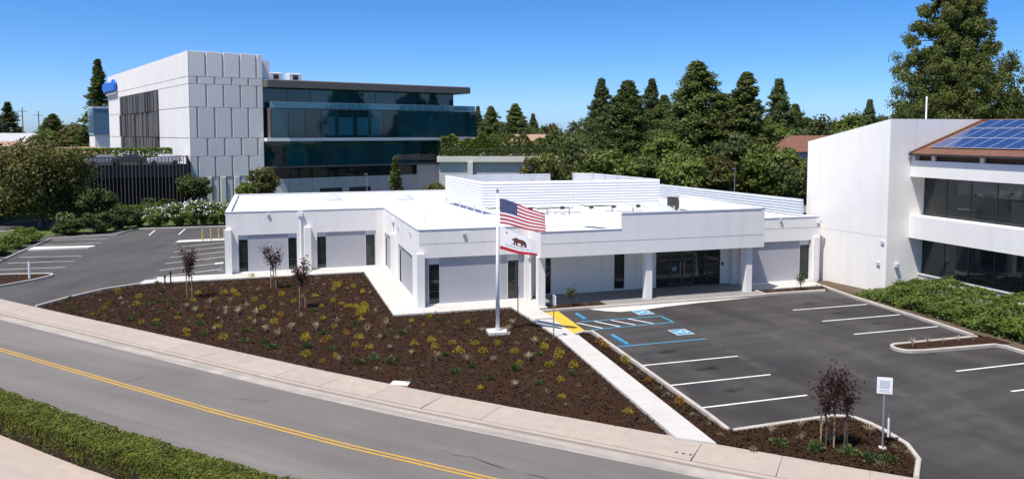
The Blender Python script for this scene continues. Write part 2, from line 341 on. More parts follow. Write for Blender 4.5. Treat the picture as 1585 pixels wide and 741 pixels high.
def wk(a, b):
    L = lambda t: lerp((13.2,34.95),(12.42,22.0),t); R = lambda t: lerp((14.27,34.95),(13.42,21.2),t)
    return [L(a),R(a),R(b),L(b)]
slabs(wk, 0.002, 1, 8)
MB().prism([(12.962,43.35),(12.962,41.5),(13.1,38.6),(14.35,38.6),(14.3,40.9),(14.9,41.0),(14.9,43.35)], -.2, .15).build('slab', M['walk'], WP)
MB().prism([(13.1,38.588),(13.2,34.962),(14.27,34.962),(14.28,35.6),(14.35,38.588)], -.2, lambda x,y: .15 if x < 13.9 else .06).build('slab', M['walk'], WP)
tp = MB().prism([(14.36,40.35),(15.32,40.42),(15.06,35.75),(14.75,35.5),(14.29,35.55)], -.2, .022).build('tactile_paving', M['tactile'], WP)
dm = MB()
for i in range(9):
    for j in range(46):
        x = 14.42+i*.1-.003*j; y = 40.3-j*.1
        if x < 14.33 or x > 15.27-.0055*j or y < 35.75: continue
        dm.add([(x+.028*math.cos(k*1.257),y+.028*math.sin(k*1.257),.021) for k in range(5)]+[(x+.016*math.cos(k*1.257),y+.016*math.sin(k*1.257),.034) for k in range(5)], [(k,(k+1)%5,5+(k+1)%5,5+k) for k in range(5)]+[(5,6,7,8,9)])
tag(dm.build('tactile_domes', M['tactile'], tp), kind='stuff')
# porch slab under the canopy and in front of the right wing
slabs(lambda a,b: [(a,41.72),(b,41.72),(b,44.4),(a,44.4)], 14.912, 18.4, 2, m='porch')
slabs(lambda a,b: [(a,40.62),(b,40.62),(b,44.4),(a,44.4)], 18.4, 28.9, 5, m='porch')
slabs(lambda a,b: [(a,41.75),(b,41.75),(b,43.35),(a,43.35)], 28.9, 34.2, 3)
# kerbs of the right lot
def kerb(name, pts, h=.15, m='kerb', w_=.15): k_ = MB(); solid_strip(k_, pts, w_, -.2, h); return struct(name, k_, M[m])
kerb('lot_kerb', [(14.36,40.47),(20,40.45),(28.9,40.45)], .152)
kerb('lot_kerb', [(28.9,40.62),(33.3,40.5)], .15)
kerb('lot_kerb', [(34.25,43.0),(33.75,40.5),(33.0,31.6),(32.75,29.05)][::-1] and [(32.75,29.25),(33.0,31.6),(33.5,38),(33.9,41),(34.25,43.0)][::-1], .15)
isl = [(32.75,29.1),(28.3,29.15)]+arc(27.95,28.5,.66,90,265,10)+[(28.4,27.75),(32.3,27.55),(32.45,27.3),(32.2,20),(31.9,10)]
kerb('island_kerb', isl, .15)
MB_ = MB().sheet([(32.9,28.95),(28.4,29.0)]+arc(27.98,28.48,.5,90,265,8)+[(28.4,27.95),(32.4,27.7),(33.3,27.6),(33.3,28.9)], .09); struct('island_planting_bed', MB_, M['mulch'])
kerb('lot_kerb', [(14.42,22.17),(14.55,23.6),(15.2,35.6)][::-1], .152)
kerb('bed_end_kerb', [(15.2,35.62),(14.85,35.72),(14.32,35.45)], .13)
kerb('lot_kerb', [(17.70,17.38),(18.75,18.35),(19.32,19.4),(19.5,20.6),(19.5,21.25),(19.38,21.85),(19.05,22.15),(18.6,22.27),(16.5,22.22),(14.62,22.16)], .15)
# flush gutter apron by the entrance, small beds
struct('gutter_apron', MB().sheet([(17.2,40.46),(17.9,39.75),(18.6,39.35),(20.2,39.45),(21.8,39.8),(24,40.1),(28,40.46)], .004), M['conc'])
struct('porch_planting_bed', MB().sheet([(14.95,40.6),(18.38,40.6),(18.38,41.7),(14.95,41.7)], .1), M['mulch'])
struct('entrance_planting_bed', MB().sheet([(29.3,40.75),(33.6,40.65),(34.0,41.7),(29.3,41.74)], .1), M['mulch'])
kerb('planter_kerb', [(28.9,40.64),(28.94,41.73)][::-1], .155)
struct('building_edge_bed', MB().sheet([(33.15,29),(33.9,40.9),(34.3,43.2),(36.3,43.3),(36.4,38.6),(38.9,38.6),(38.9,8),(32.2,8),(32.7,27.4),(33.1,28)], .08), M['soil'])
# painted lines of the right lot
def line(p, q, w_, m, parent, z=.005, name='stall_line'):
    p = Vector(p); q = Vector(q); t = (q-p).normalized()*1; n = Vector((-t.y,t.x))*w_/2
    MB().sheet([tuple(p-n),tuple(q-n),tuple(q+n),tuple(p+n)], z).build(name, M[m], parent)
for y,x0,x1 in [(29.85,15.05,19.92),(27.12,14.93,19.68),(24.52,14.85,19.45)]: line((x0,y),(x1,y+.02), .11, 'white', lotR)
for y,x0,x1 in [(36.82,28.07,33.2),(34.15,27.9,33.0),(31.45,27.6,32.85),(25.2,27.4,32.3),(22.55,27.3,32.2),(19.9,27.2,32.1)]: line((x0,y),(x1,y), .11, 'white', lotR)
line((15.42,32.88),(20.15,32.88), .11, 'blue', lotR)
for p,q in [((15.66,37.88),(20.32,37.75)),((20.27,37.70),(20.27,36.4)),((20.32,36.35),(15.6,36.15))]: line(p, q, .11, 'blue', lotR, .0055, 'access_aisle_line')
for p,q in [((15.32,37.7),(16.15,36.25)),((16.34,37.75),(17.15,36.3)),((17.28,37.72),(18.06,36.38)),((18.3,37.72),(19.1,36.38))]: line(p, q, .12, 'white', lotR, .0085, 'hatch_line')
def trace_mat(name, c, amt, sc):
    m = mat(name, c, (c[0]*.85,c[1]*.85,c[2]*.85), 3, .95, spec=.1); N = m.node_tree.nodes; L = m.node_tree.links; b = N['Principled BSDF']
    tc = N.new('ShaderNodeTexCoord'); g = N.new('ShaderNodeTexNoise'); g.inputs['Scale'].default_value = sc; g.inputs['Detail'].default_value = 8; L.new(tc.outputs['Object'], g.inputs['Vector'])
    sp = N.new('ShaderNodeUVMap'); at = N.new('ShaderNodeAttribute'); at.attribute_name = 'edge'
    r = N.new('ShaderNodeMapRange'); r.inputs[1].default_value = .35; r.inputs[2].default_value = .75; r.inputs[4].default_value = amt; L.new(g.outputs['Fac'], r.inputs[0])
    mu = N.new('ShaderNodeMath'); mu.operation = 'MULTIPLY'; L.new(r.outputs[0], mu.inputs[0]); L.new(at.outputs['Fac'], mu.inputs[1]); L.new(mu.outputs[0], b.inputs['Alpha']); return m
TR = trace_mat('dust_trace', (.15,.14,.13), .75, 1.2); OIL = trace_mat('oil_stain', (.012,.011,.011), .8, 1.8); CRK = trace_mat('crack_sealer', (.014,.013,.013), 1.0, .9)
def trace(pts, w_, m, parent, z, name):
    c = pts; a = offset(pts,w_/2); b = offset(pts,-w_/2); n_ = len(c); me = bpy.data.meshes.new(name)
    vv = [(x,y,z) for l in (a,c,b) for x,y in l]; ff = [(k*n_+i,(k+1)*n_+i,(k+1)*n_+i+1,k*n_+i+1) for k in range(2) for i in range(n_-1)]
    me.from_pydata(vv,[],ff); at = me.attributes.new('edge','FLOAT','POINT'); at.data.foreach_set('value',[(1.0 if k == 1 else 0.0)*(min(1,4*i/(n_-1),4*(n_-1-i)/(n_-1)) if n_ > 2 else 1) for k in range(3) for i in range(n_)])
    me.materials.append(m); o = bpy.data.objects.new(name,me); COL.objects.link(o); o.parent = parent; return o
trace(resample([(20.6,35.2),(20.3,33),(20.05,30),(19.75,27.2),(19.55,24.6)],.4), 1.1, TR, lotR, .0042, 'dust_trace')
trace(resample([(22.4,40.0),(23.4,36),(23.6,30),(23.0,24),(21.6,18.5),(23.2,12)],.5), 1.6, TR, lotR, .0038, 'tyre_trace'); trace(resample([(24.4,40.0),(25.5,36),(25.7,30),(25.0,24),(23.6,18.5),(25.2,12)],.5), 1.5, TR, lotR, .0036, 'tyre_trace')
trace(resample([(14.75,22.6),(15.2,28.0),(15.55,34.5)],.4), .9, TR, lotR, .0042, 'dust_trace')
for x,y,r in ((17.2,31.4,.5),(17.5,28.6,.6),(17.1,25.9,.5),(30.2,35.5,.6),(30.4,32.9,.5),(30.1,38.0,.6),(-17.1,66.6,.6),(-17,69.5,.6),(-5.6,61.5,.5),(-5.8,64.6,.6)): trace(resample([(x-r,y-.1),(x,y),(x+r,y+.05)],.1), r*1.3, OIL, lotR if x > 0 else lotL, .0034, 'oil_stain')
cr_ = random.Random(12)
def crack(p, ang, L, w_, parent, z):
    pts = [p]; a = ang
    for i in range(int(L/.6)): a = ang+cr_.gauss(0,.28); pts.append((pts[-1][0]+.6*math.cos(a),pts[-1][1]+.6*math.sin(a)))
    trace(pts, w_, CRK, parent, z, 'sealed_crack')
for p,a,L in (((-9.5,43.5),-.80,9),((-2.2,31.0),-.78,7),((3.4,29.5),2.4,2.4),((-6.6,33.0),.72,5.5),((4.5,24.0),-.78,6)): crack(p,a,L,.10,roado,-.0745)
trace(resample(off(3.6)[34:100],.8), .9, TR, roado, -.0768, 'wheel_path'); trace(resample(off(6.9)[34:100],.8), .9, TR, roado, -.0764, 'wheel_path')
def isa(cx, cy):
    r = empty('accessible_symbol', (cx,cy,.005)); r.parent = lotR
    MB().sheet([(-.47,-.52),(.47,-.52),(.47,.52),(-.47,.52)], 0).build('white_border', M['white'], r, True)
    MB().sheet([(-.42,-.47),(.42,-.47),(.42,.47),(-.42,.47)], .004).build('blue_square', M['blue'], r, True)
    g = MB(); z = .008                                   # seated figure in a wheel, read from the lot side (+x is down)
    def P(u, v): return (-v*.36, u*.40)                  # u right, v up
    def stroke(a, b, w_):
        a = Vector(P(*a)); b = Vector(P(*b)); t = (b-a).normalized(); n = Vector((-t.y,t.x))*w_/2
        g.sheet([tuple(a-n),tuple(b-n),tuple(b+n),tuple(a+n)], z)
    g.sheet([P(-.15+.17*math.cos(k*.628), .82+.17*math.sin(k*.628)) for k in range(10)], z)
    stroke((-.15,.6),(-.08,0),.09); stroke((-.1,.3),(.35,.28),.06); stroke((-.1,.0),(.38,-.02),.08); stroke((.36,0),(.6,-.62),.08); stroke((.55,-.6),(.8,-.5),.07)
    a0 = [(-.05+.56*math.cos(math.radians(t)), -.32+.56*math.sin(math.radians(t))) for t in range(115,365,20)]
    for a,b in zip(a0,a0[1:]): stroke(a,b,.075)
    g.build('wheelchair_figure', M['white'], r, True)
isa(19.75, 38.85); isa(19.62, 34.4)
# left lot
for y0,y1 in [(65.1,64.9),(68.2,67.8),(71.2,70.4),(78.3,78.35),(81.8,81.4)]: line((-19.3,y0),(-14.65,y1), .11, 'white', lotL)
for k in range(6): line((-7.75,58.3+3.05*k),(-3.5,60.6+3.0*k), .11, 'white', lotL)
line((-11.3,82.8),(-11.3,87.0), .13, 'white', lotL); line((-8.6,82.5),(-8.45,87.2), .13, 'white', lotL)
fg = MB().prism([(-19.6,74.6),(-15.0,74.75),(-14.55,75.2),(-14.8,75.75),(-19.6,76.5)], -.1, .13); struct('concrete_island', fg, M['conc'])
kerb('side_lot_kerb', [(-13.0,50.2),(-11.75,52.35),(-10.2,54.5),(-8.2,55.65),(-7.9,57.0)][::-1] and [(-7.95,56.9),(-8.25,55.75),(-10.1,54.55),(-11.65,52.4),(-12.85,50.25)][::-1], .14)
kerb('side_lot_kerb', [(-20.0,63),(-19.85,74),(-19.6,82),(-14.3,83.6),(-13.3,88),(-2.9,87.6)], .14)
pen = [(-25,57.9),(-16.9,57.4),(-15.2,59.4)]+arc(-15.4,60.95,.9,-20,95,7)+[(-17,62.2),(-25,63)]
struct('side_island_bed', MB().sheet([(-24,58.2),(-16.9,57.7),(-15.5,59.5)]+arc(-15.4,60.95,.72,-20,95,6)+[(-17,62),(-24,62.6)], .1), M['mulch'])
kerb('side_island_kerb', pen, .15)
struct('bollard_island', MB().prism([(-8.2,75.6),(-3.1,75.9),(-3.1,77.4),(-8.0,77.0)], -.1, .14), M['conc'])
line((-8.2,75.56),(-3.1,75.86), .1, 'yellow', lotL, .146)
struct('lawn', MB().sheet([(-40,64),(-20.1,64),(-19.9,82.3),(-14.5,83.8),(-13.4,88.2),(-2,87.9),(9,90),(30,92),(40,118),(-45,125)], -.05), M['grassg'])
struct('garden_path', MB().sheet([(-24,99),(-2,97.5),(-2,99.5),(-24,101.2)], -.03), M['soil'])
struct('service_drive', MB().sheet([(-60,70),(-40,76),(-27.5,90.8),(-22.2,95.4),(-10,104.5),(-10,108),(-25,103),(-30,98),(-62,90)], -.03), M['lot2'])
drv = bpy.data.objects['service_drive']; line((-27.0,90.0),(-21.9,95.6), .2, 'white', drv, -.024, 'lane_line'); line((-30.2,96.6),(-24.5,102.6), .5, 'conc', drv, -.024, 'kerb_edge')
# far side of the street: kerb strip + bare path in front of the hedge
struct('far_pavement', strip(MB(), off(9.5)[::-1], off(8.3)[::-1], .03, .03), M['side'])
struct('foreground_path', strip(MB(), off(45)[::-1], off(9.48)[::-1], .034, .034), M['side'])
# ------------------------------------------------------------------ main white office building
OB = empty('office_building', (8,43.3,0)); tag(OB, 'long single-storey white office building with grey panels and deep entrance canopy', 'office building')
def frame_x(x0, y, z=0): return Matrix.Translation((x0,y,z))                       # local x along +X, faces -Y
def frame_side(x, y0): return Matrix.Translation((x,y0,0)) @ Matrix.Rotation(-math.pi/2,4,'Z')   # local x along -Y, faces -X
def wall(mb, x0, x1, t, z0, z1, ops):                   # wall with openings; front face at local y=0, thickness t
    xs = sorted(ops); cur = x0
    for (a,b,za,zb) in xs:
        if a > cur: mb.box(cur,a,0,t,z0,z1)
        if za > z0: mb.box(a,b,0,t,z0,za)
        mb.box(a,b,0,t,zb,z1); cur = b
    if cur < x1: mb.box(cur,x1,0,t,z0,z1)
    return mb
def glaze(Mx, a, b, z0, z1, y, root, rail=None, fr=.045, m='glass', fm='frame'):
    g = MB(Mx).box(a+fr,b-fr,y+.015,y+.03,z0+fr,z1-fr).build('window', M[m], root)
    f = MB(Mx); f.box(a,a+fr,y-.02,y+.05,z0,z1); f.box(b-fr,b,y-.02,y+.05,z0,z1); f.box(a+fr,b-fr,y-.02,y+.05,z0,z0+fr); f.box(a+fr,b-fr,y-.02,y+.05,z1-fr,z1)
    if rail: f.box(a+fr,b-fr,y-.015,y+.045,rail-.025,rail+.025)
    f.build('frame', M[fm], g); return g
def bay(Mx, a, b, za, zb, wins, y, root, head, rail=.95):
    """infill of one opening: windows (a,b) in wins and grey panels elsewhere"""
    cur = a
    for (wa,wb) in wins+[(b,b)]:
        if wa-cur > .02: MB(Mx).box(cur+.004,wa-.004,y,y+.06,za,zb).build('panel', M['panel'], root)
        if wb > wa:
            glaze(Mx, wa, wb, za+.05, head, y+.02, root, rail)
            MB(Mx).box(wa,wb,y+.012,y+.06,head,zb).build('header', M['alu'], root)
            MB(Mx).box(wa,wb,y+.012,y+.06,za,za+.05).build('sill', M['alu'], root)
            for e in (wa,wb):
                if a+.03 < e < b-.03: MB(Mx).box(e-.022,e+.022,y-.012,y,za,head+.02).build('trim', M['alu'], root)
        cur = wb
    MB(Mx).box(a,b,y+.075,y+.1,za,zb).build('backing', M['black'], root)
TH = .3
# left wing front
F1 = frame_x(0,57.5)
wall(MB(F1), -2.95, 8.3, TH, 0, 4.45, [(-2.15,1.80,.2,2.83),(3.2,7.4,.2,2.83)]).build('wall', M['stucco'], OB)
bay(F1, -2.15, 1.80, .2, 2.83, [(-2.12,-1.5),(1.18,1.78)], .08, OB, 2.5); bay(F1, 3.2, 7.4, .2, 2.83, [(3.22,3.86),(6.66,7.36)], .08, OB, 2.5)
for x in (-3.03, 2.33): MB(F1).bev(x,x+.44,-.36,0,.1,3.28,.03).build('pilaster', M['stucco'], OB)
# inner side wall (faces the planting bed)
F2 = frame_side(8.0,57.5)
wall(MB(F2), 0, 14.2-.3, TH, 0, 4.45, [(.4,4.3,.2,2.72),(6.6,12.0,.2,2.72)]).build('wall', M['stucco'], OB)
bay(F2, .4, 4.3, .2, 2.72, [(.42,1.0)], .09, OB, 2.4); bay(F2, 6.6, 12.0, .2, 2.72, [(6.7,7.4)], .09, OB, 2.4)
MB(F2).bev(5.25,5.75,-.3,0,.1,3.3,.03).build('pilaster', M['stucco'], OB)
# mid front
F3 = frame_x(0,43.3)
wall(MB(F3), 8.0, 14.75, TH, 0, 4.5, [(8.3,14.28,.2,2.9)]).build('wall', M['stucco'], OB)
bay(F3, 8.3, 14.28, .2, 2.9, [(8.55,9.2),(13.25,13.95)], .14, OB, 2.5)
MB(F3).bev(7.82,8.24,-.36,0,.1,3.22,.03).build('pilaster', M['stucco'], OB)
MB(F3).box(8.24,8.30,-.1,0,.1,2.85).build('pilaster', M['alu'], OB)
MB(F3).box(8.02,14.5,-.006,0,3.69,3.72).build('reveal', M['groove'], OB)
# right wing front
wall(MB(F3), 29.0, 34.95, TH, 0, 4.42, [(29.3,34.32,.2,2.88)]).build('wall', M['stucco'], OB)
bay(F3, 29.3, 34.32, .2, 2.88, [(33.52,34.28)], .14, OB, 2.55)
MB(F3).box(29.1,34.9,-.006,0,3.72,3.75).build('reveal', M['groove'], OB)
MB(F3).bev(34.45,34.8,-.16,0,.1,3.1,.02).build('pilaster', M['stucco'], OB)
# entrance wall, recessed
F4 = frame_x(0,44.2)
wall(MB(F4), 14.75, 29.9, .25, 0, 3.3, [(15.88,16.25,.2,2.62),(20.45,21.15,.25,2.62),(22.48,22.66,.15,2.9),(23.35,28.02,.15,2.82),(29.28,29.85,.25,2.7)]).build('wall', M['stucco'], OB)
MB().box(14.46,14.75,43.6,44.45,0,3.2).build('wall', M['stucco'], OB); MB().box(28.98,29.0,43.305,44.2,0,3.3).build('wall', M['stucco'], OB)
for a,b,z0,z1 in [(15.88,16.25,.2,2.62),(20.45,21.15,.25,2.62),(29.28,29.85,.25,2.7)]:
    glaze(F4,a,b,z0,z1,.06,OB,.9 if b-a > .5 else None); MB(F4).box(a,b,.14,.2,z0,z1).build('backing', M['black'], OB)
MB(F4).box(22.48,22.66,.05,.2,.15,2.9).build('recess', M['dark'], OB)
MB(F4).bev(28.62,29.06,-.5,-.003,.1,3.0,.02).build('pilaster', M['stucco'], OB)
for x in (19.6,21.9): MB(F4).box(x,x+.012,-.004,0,.2,2.95).build('joint', M['groove'], OB)
# storefront with double doors
ST = empty('storefront', (25.7,44.2,.15)); ST.parent = OB; ST.matrix_parent_inverse = wm(OB).inverted()
wm_st = ST
xs = [23.37,24.35,25.2,26.05,27.05,28.0]
for i in range(5):
    a,b = xs[i],xs[i+1]; door = i in (1,2)
    g = MB(F4).box(a+.05,b-.05,.07,.085,.2,2.75).build('door' if door else 'window', M['glass'], ST)
    f = MB(F4); e = .085 if door else .045
    f.box(a,a+e,.04,.11,.16,2.8); f.box(b-e,b,.04,.11,.16,2.8); f.box(a+e,b-e,.04,.11,.16,.16+(.22 if door else .07)); f.box(a+e,b-e,.04,.11,2.72,2.8)
    for z in ((2.35,) if door else (.75,1.35,1.95,2.35)): f.box(a+e,b-e,.045,.105,z-.02,z+.02)
    f.build('frame', M['frame'], g)
    if door:
        hx = b-.15 if i == 1 else a+.15
        MB(F4).tube([(hx,.035,.75),(hx,-.04,.75),(hx,-.04,1.75),(hx,.035,1.75)], .018, 6).build('handle', M['steel'], g)
    if i == 1: MB(F4).box(a+.2,a+.5,.062,.068,1.15,1.4).build('notice', M['glassrail'], g)
MB(F4).box(23.36,28.01,.2,.22,.16,2.81).build('backing', M['black'], OB)
# canopy
CN = MB()
CN.box(14.45,29.05,41.0,41.25,2.97,4.43)                                             # front fascia
CN.box(14.45,14.7,41.25,43.28,2.97,4.43); CN.box(28.8,29.05,41.25,43.28,2.97,4.43)
CN.build('canopy_fascia', M['fascia'], OB)
MB().box(14.7,28.8,41.25,44.19,3.0,3.12).build('canopy_soffit', M['fascia'], OB)
MB().box(14.5,29.0,40.994,41.0,3.74,3.77).build('reveal', M['groove'], OB)
UP = MB(); cen = (20.9,42.5)                                                         # tall parapet with a rounded left corner
oc = [(29.05,41.0),(19.4,41.0),(17.95,43.6)]
ic = [(28.8,41.25),(19.6,41.25),(18.2,43.7)]
n = len(oc); vs_ = [(x,y,4.432) for x,y in oc]+[(x,y,5.36) for x,y in oc]+[(x,y,5.36) for x,y in ic]+[(x,y,4.432) for x,y in ic]
UP.add(vs_, [f for i in range(n-1) for f in ((i+1,i,n+i,n+i+1),(n+i+1,n+i,2*n+i,2*n+i+1),(2*n+i+1,2*n+i,3*n+i,3*n+i+1))]+[(0,n,2*n,3*n),(n-1,4*n-1,3*n-1,2*n-1)])
UP.box(28.8,29.05,41.25,51.5,4.432,5.362)
UP.build('tall_parapet', M['fascia'], OB)
cp = MB(); oc2 = offset(oc,.03) ; ic2 = offset(ic,-.03)
cp.add([(x,y,5.363) for x,y in oc]+[(x,y,5.363) for x,y in ic], [(i+1,i,n+i,n+i+1)[::-1] for i in range(n-1)])
cp.build('coping', M['coping'], OB)
for bx in ((28.78,29.08,40.98,51.52,5.365,5.40),(19.4,28.78,40.97,41.0,5.31,5.375),(14.43,19.4,40.97,41.27,4.431,4.46),(14.42,14.72,41.27,43.28,4.431,4.46)): MB().box(*bx).build('coping', M['coping'], OB)
for x in (14.42,21.15,28.0): MB().bev(x,x+.42,41.28,41.7,.1,2.969,.01).build('column', M['stucco'], OB)
# roof slab and low copings
RZ = 4.30
MB().prism([(-2.65,57.8),(8.3,57.8),(8.3,43.6),(14.75,43.6),(14.75,41.25),(28.8,41.25),(28.8,43.6),(34.65,43.6),(33.9,50),(32.0,73.5),(-2.65,73.5)], 3.9, RZ).build('roof', M['roofm'], OB)
bw = MB(); bw.box(-2.95,-2.65,57.8,73.8,0,4.45); bw.box(-2.65,32.2,73.5,73.8,0,4.45); bw.add([(34.95,43.6,0),(34.65,43.6,0),(32.0,73.5,0),(32.3,73.5,0),(34.95,43.6,4.4),(34.65,43.6,4.4),(32.0,73.5,4.4),(32.3,73.5,4.4)],[(0,1,2,3),(4,7,6,5),(0,4,5,1),(0,3,7,4),(1,5,6,2),(3,2,6,7)])
bw.build('wall', M['stucco'], OB)
for bx in ((-2.98,7.97,57.47,57.82,4.451,4.485),(7.97,8.32,43.62,57.82,4.451,4.486),(7.97,14.4,43.27,43.62,4.501,4.535),(-2.98,-2.62,57.82,73.82,4.452,4.484),(29.1,34.97,43.27,43.62,4.421,4.455),(-2.6,32.2,73.47,73.83,4.453,4.487)): MB().box(*bx).build('coping', M['coping'], OB)
sm = MB()
for x in (0.2,3.3,6.4,9.5,12.2): sm.box(x,x+.05,58 if x < 8 else 44,73,RZ,RZ+.012)
for y in (60.5,64.8,69): sm.box(-2.5,13.2,y,y+.05,RZ,RZ+.013)
sm.box(19.7,28.7,46,46.05,RZ,RZ+.012); sm.build('roof_seam', M['coping'], OB)
# wall lights, downspouts, scuppers
def wl(Mx, x, z):
    l = MB(Mx).box(x-.09,x+.09,-.10,0,z-.06,z+.08).build('wall_light', M['alu'], OB); MB(Mx).box(x-.07,x+.07,-.1,-.02,z-.075,z-.062).build('lens', M['glassrail'], l)
wl(F1,-.12,4.2); wl(F3,10.6,4.2); wl(F3,31.9,4.25); wl(F2,4.15,4.05); wl(F2,11.6,4.0); wl(F2,6.9,3.82)
def dsp(Mx, x, z1, y=-.07):
    d = MB(Mx).tube([(x,y,.2),(x,y,z1-.35)], .055, 8).build('downspout', M['pole'], OB); MB(Mx).box(x-.16,x+.16,y-.12,y+.06,z1-.35,z1-.08).build('rain_head', M['pole'], d)
dsp(F1,2.08,4.4); dsp(F2,5.0,4.3); dsp(F3,34.88,4.35,-.08); dsp(F3,14.6,3.0,-.1)
MB().box(28.1,28.25,44.17,44.2,1.35,1.55).build('keypad', M['dark'], OB)
# skylights
def skylight(x, y, sx, sy, h):
    k = MB().box(x-sx/2,x+sx/2,y-sy/2,y+sy/2,RZ,RZ+.2).build('skylight', M['alu'], OB)
    d = MB(); nn = 6; vs_ = []; fs = []
    for i in range(nn+1):
        for j in range(nn+1):
            u = i/nn*2-1; v = j/nn*2-1; vs_.append((x+u*sx*.47,y+v*sy*.47,RZ+.2+h*(1-u**4)*(1-v**4)))
    for i in range(nn):
        for j in range(nn): fs.append((i*(nn+1)+j,(i+1)*(nn+1)+j,(i+1)*(nn+1)+j+1,i*(nn+1)+j+1))
    d.add(vs_,fs).build('dome', M['fgrey'], k, smooth=True)
skylight(5.1,66.8,1.3,1.8,.32); skylight(10.9,65.6,1.4,1.8,.32); skylight(24.6,46.2,2.3,2.3,.75)
h = MB().box(15.1,17.0,42.0,43.3,RZ,RZ+.35).build('roof_hatch', M['fascia'], OB)
rl = MB(); rl.tube([(16.0,44.6,RZ),(16.0,44.6,5.25),(17.6,43.9,4.9),(17.6,43.9,RZ)], .025, 6); rl.tube([(15.6,45.3,RZ),(15.6,45.3,5.2),(16.0,44.6,5.25)], .025, 6); rl.build('guard_rail', M['steel'], h)
for x,y in ((12.6,60),(11,55),(9.6,50),(31.2,45.0),(17.4,47.2),(2.2,71),(12.1,48.4)):
    v = MB().tube([(x,y,RZ),(x,y,RZ+.28)], .055, 8); v.build('vent_pipe', M['alu'], OB)
# louvred plant screen
SC = empty('roof_screen', (20.5,56,RZ)); SC.parent = OB; SC.matrix_parent_inverse = wm(OB).inverted()
Z0,Z1,NS = 4.84,6.6,9
def screen(p, q, root, m, z0=Z0, z1=Z1, ns=NS, post=1.6, legs=True, out=1):
    p = Vector(p); q = Vector(q); L = (q-p).length; d = (q-p).normalized(); A = Matrix.Translation((p.x,p.y,0)) @ Matrix.Rotation(math.atan2(d.y,d.x),4,'Z'); pt = (z1-z0)/ns
    for k in range(ns):
        z = z0+k*pt
        MB(A).add([(0,-.05*out,z),(L,-.05*out,z),(L,.0,z+pt*.93),(0,.0,z+pt*.93),(0,-.03*out,z),(L,-.03*out,z),(L,.02*out,z+pt*.93),(0,.02*out,z+pt*.93)],[(0,1,2,3),(5,4,7,6),(3,2,6,7),(1,0,4,5),(0,3,7,4),(2,1,5,6)]).build('slat', M[m], root)
    c = max(2,int(L/post)+1)
    for i in range(c):
        x = .03+(L-.06)*i/(c-1); MB(A).box(x-.035,x+.035,.025*out if out > 0 else -.095,.095 if out > 0 else -.025,RZ if legs else z0,z1-.02).build('post', M['alu'], root)
screen((14.1,52.3),(27.35,51.4), SC, 'louvre'); screen((13.5,61.2),(14.1,52.34), SC, 'louvre'); screen((27.35,51.45),(26.0,60.6), SC, 'louvre'); screen((22.3,61.0),(13.5,61.25), SC, 'louvre', out=1); screen((26.0,60.6),(24.6,61.6), SC, 'louvre')
# plant units and conduit inside/around the screen
for i,(x,y,sx,sy,hh) in enumerate([(16.6,56.5,2.2,1.6,1.3),(20.2,55.4,2.6,1.8,1.25),(24.2,56.2,2.0,2.0,1.3)]):
    u = MB().bev(x-sx/2,x+sx/2,y-sy/2,y+sy/2,RZ+.1,RZ+hh,.05).build('air_handler', M['alu'], OB); MB().tube([(x,y,RZ+hh),(x,y,RZ+hh+.06)], .45, 14).build('fan', M['dark'], u)
cd_ = MB(); cd_.tube([(14.6,50.6,RZ+.12),(20,50.2,RZ+.12),(27.9,49.7,RZ+.12)], .035, 6)
for i in range(9): x = 15+i*1.6; cd_.box(x,x+.08,50.45-.055*i,50.6-.055*i,RZ,RZ+.42)
cd_.build('conduit', M['steel'], OB)
for x,y in ((17.2,50.9),(19.5,50.8),(21.6,50.6),(23.3,50.6),(25.2,50.5),(26.8,50.3)): MB().box(x-.14,x+.14,y-.08,y+.08,RZ+.35,RZ+.55).build('junction_box', M['dark'], OB)
MB().box(28.1,28.7,51.0,51.6,RZ,RZ+.95).build('vent_housing', M['dark'], OB)
# right roof louvre fence
RF = empty('roof_fence', (33.5,53,RZ)); RF.parent = OB; RF.matrix_parent_inverse = wm(OB).inverted()
screen((32.6,61.8),(34.55,44.6), RF, 'fgrey', 4.36, 5.5, 6, 1.9, False)

# ------------------------------------------------------------------ right two-storey building
e = (-.139,.990); A0 = (36.24,38.73); Bk = (36.24+e[0]*6.5, 38.73+e[1]*6.5)
RB = empty('neighbouring_office', (40,38,0)); tag(RB, 'tall white two-storey building with dark ribbon windows and solar panels on brown roof', 'office building')
topz = lambda x, y: 10.82-(y-38.73)*.2237
MB().prism([A0,(47,38.73),(47,45.17),Bk], -.1, topz).build('block', M['stucco'], RB)
jj = MB(Matrix.Translation((A0[0],A0[1],0)) @ Matrix.Rotation(math.atan2(e[1],e[0]),4,'Z')); jj.box(.02,6.48,0,.004,3.56,3.585); jj.build('reveal', M['groove'], RB)
MB().box(38.2,38.22,38.724,38.73,8.9,10.8).build('reveal', M['groove'], RB)
X1,X2,YE = 37.87,38.9,8.0
sp = MB(); sp.box(X1,X2+.3,YE,38.72,7.28,8.28); sp.box(X1,X2+.3,YE,38.72,3.5,4.87)
sp.build('spandrel', M['stucco'], RB)
MB().box(X2-.12,X2+.25,YE,38.72,-.1,1.16).build('plinth', M['stucco'], RB); MB().box(X2-.2,X2+.2,YE,38.72,1.16,1.22).build('sill', M['stucco'], RB)
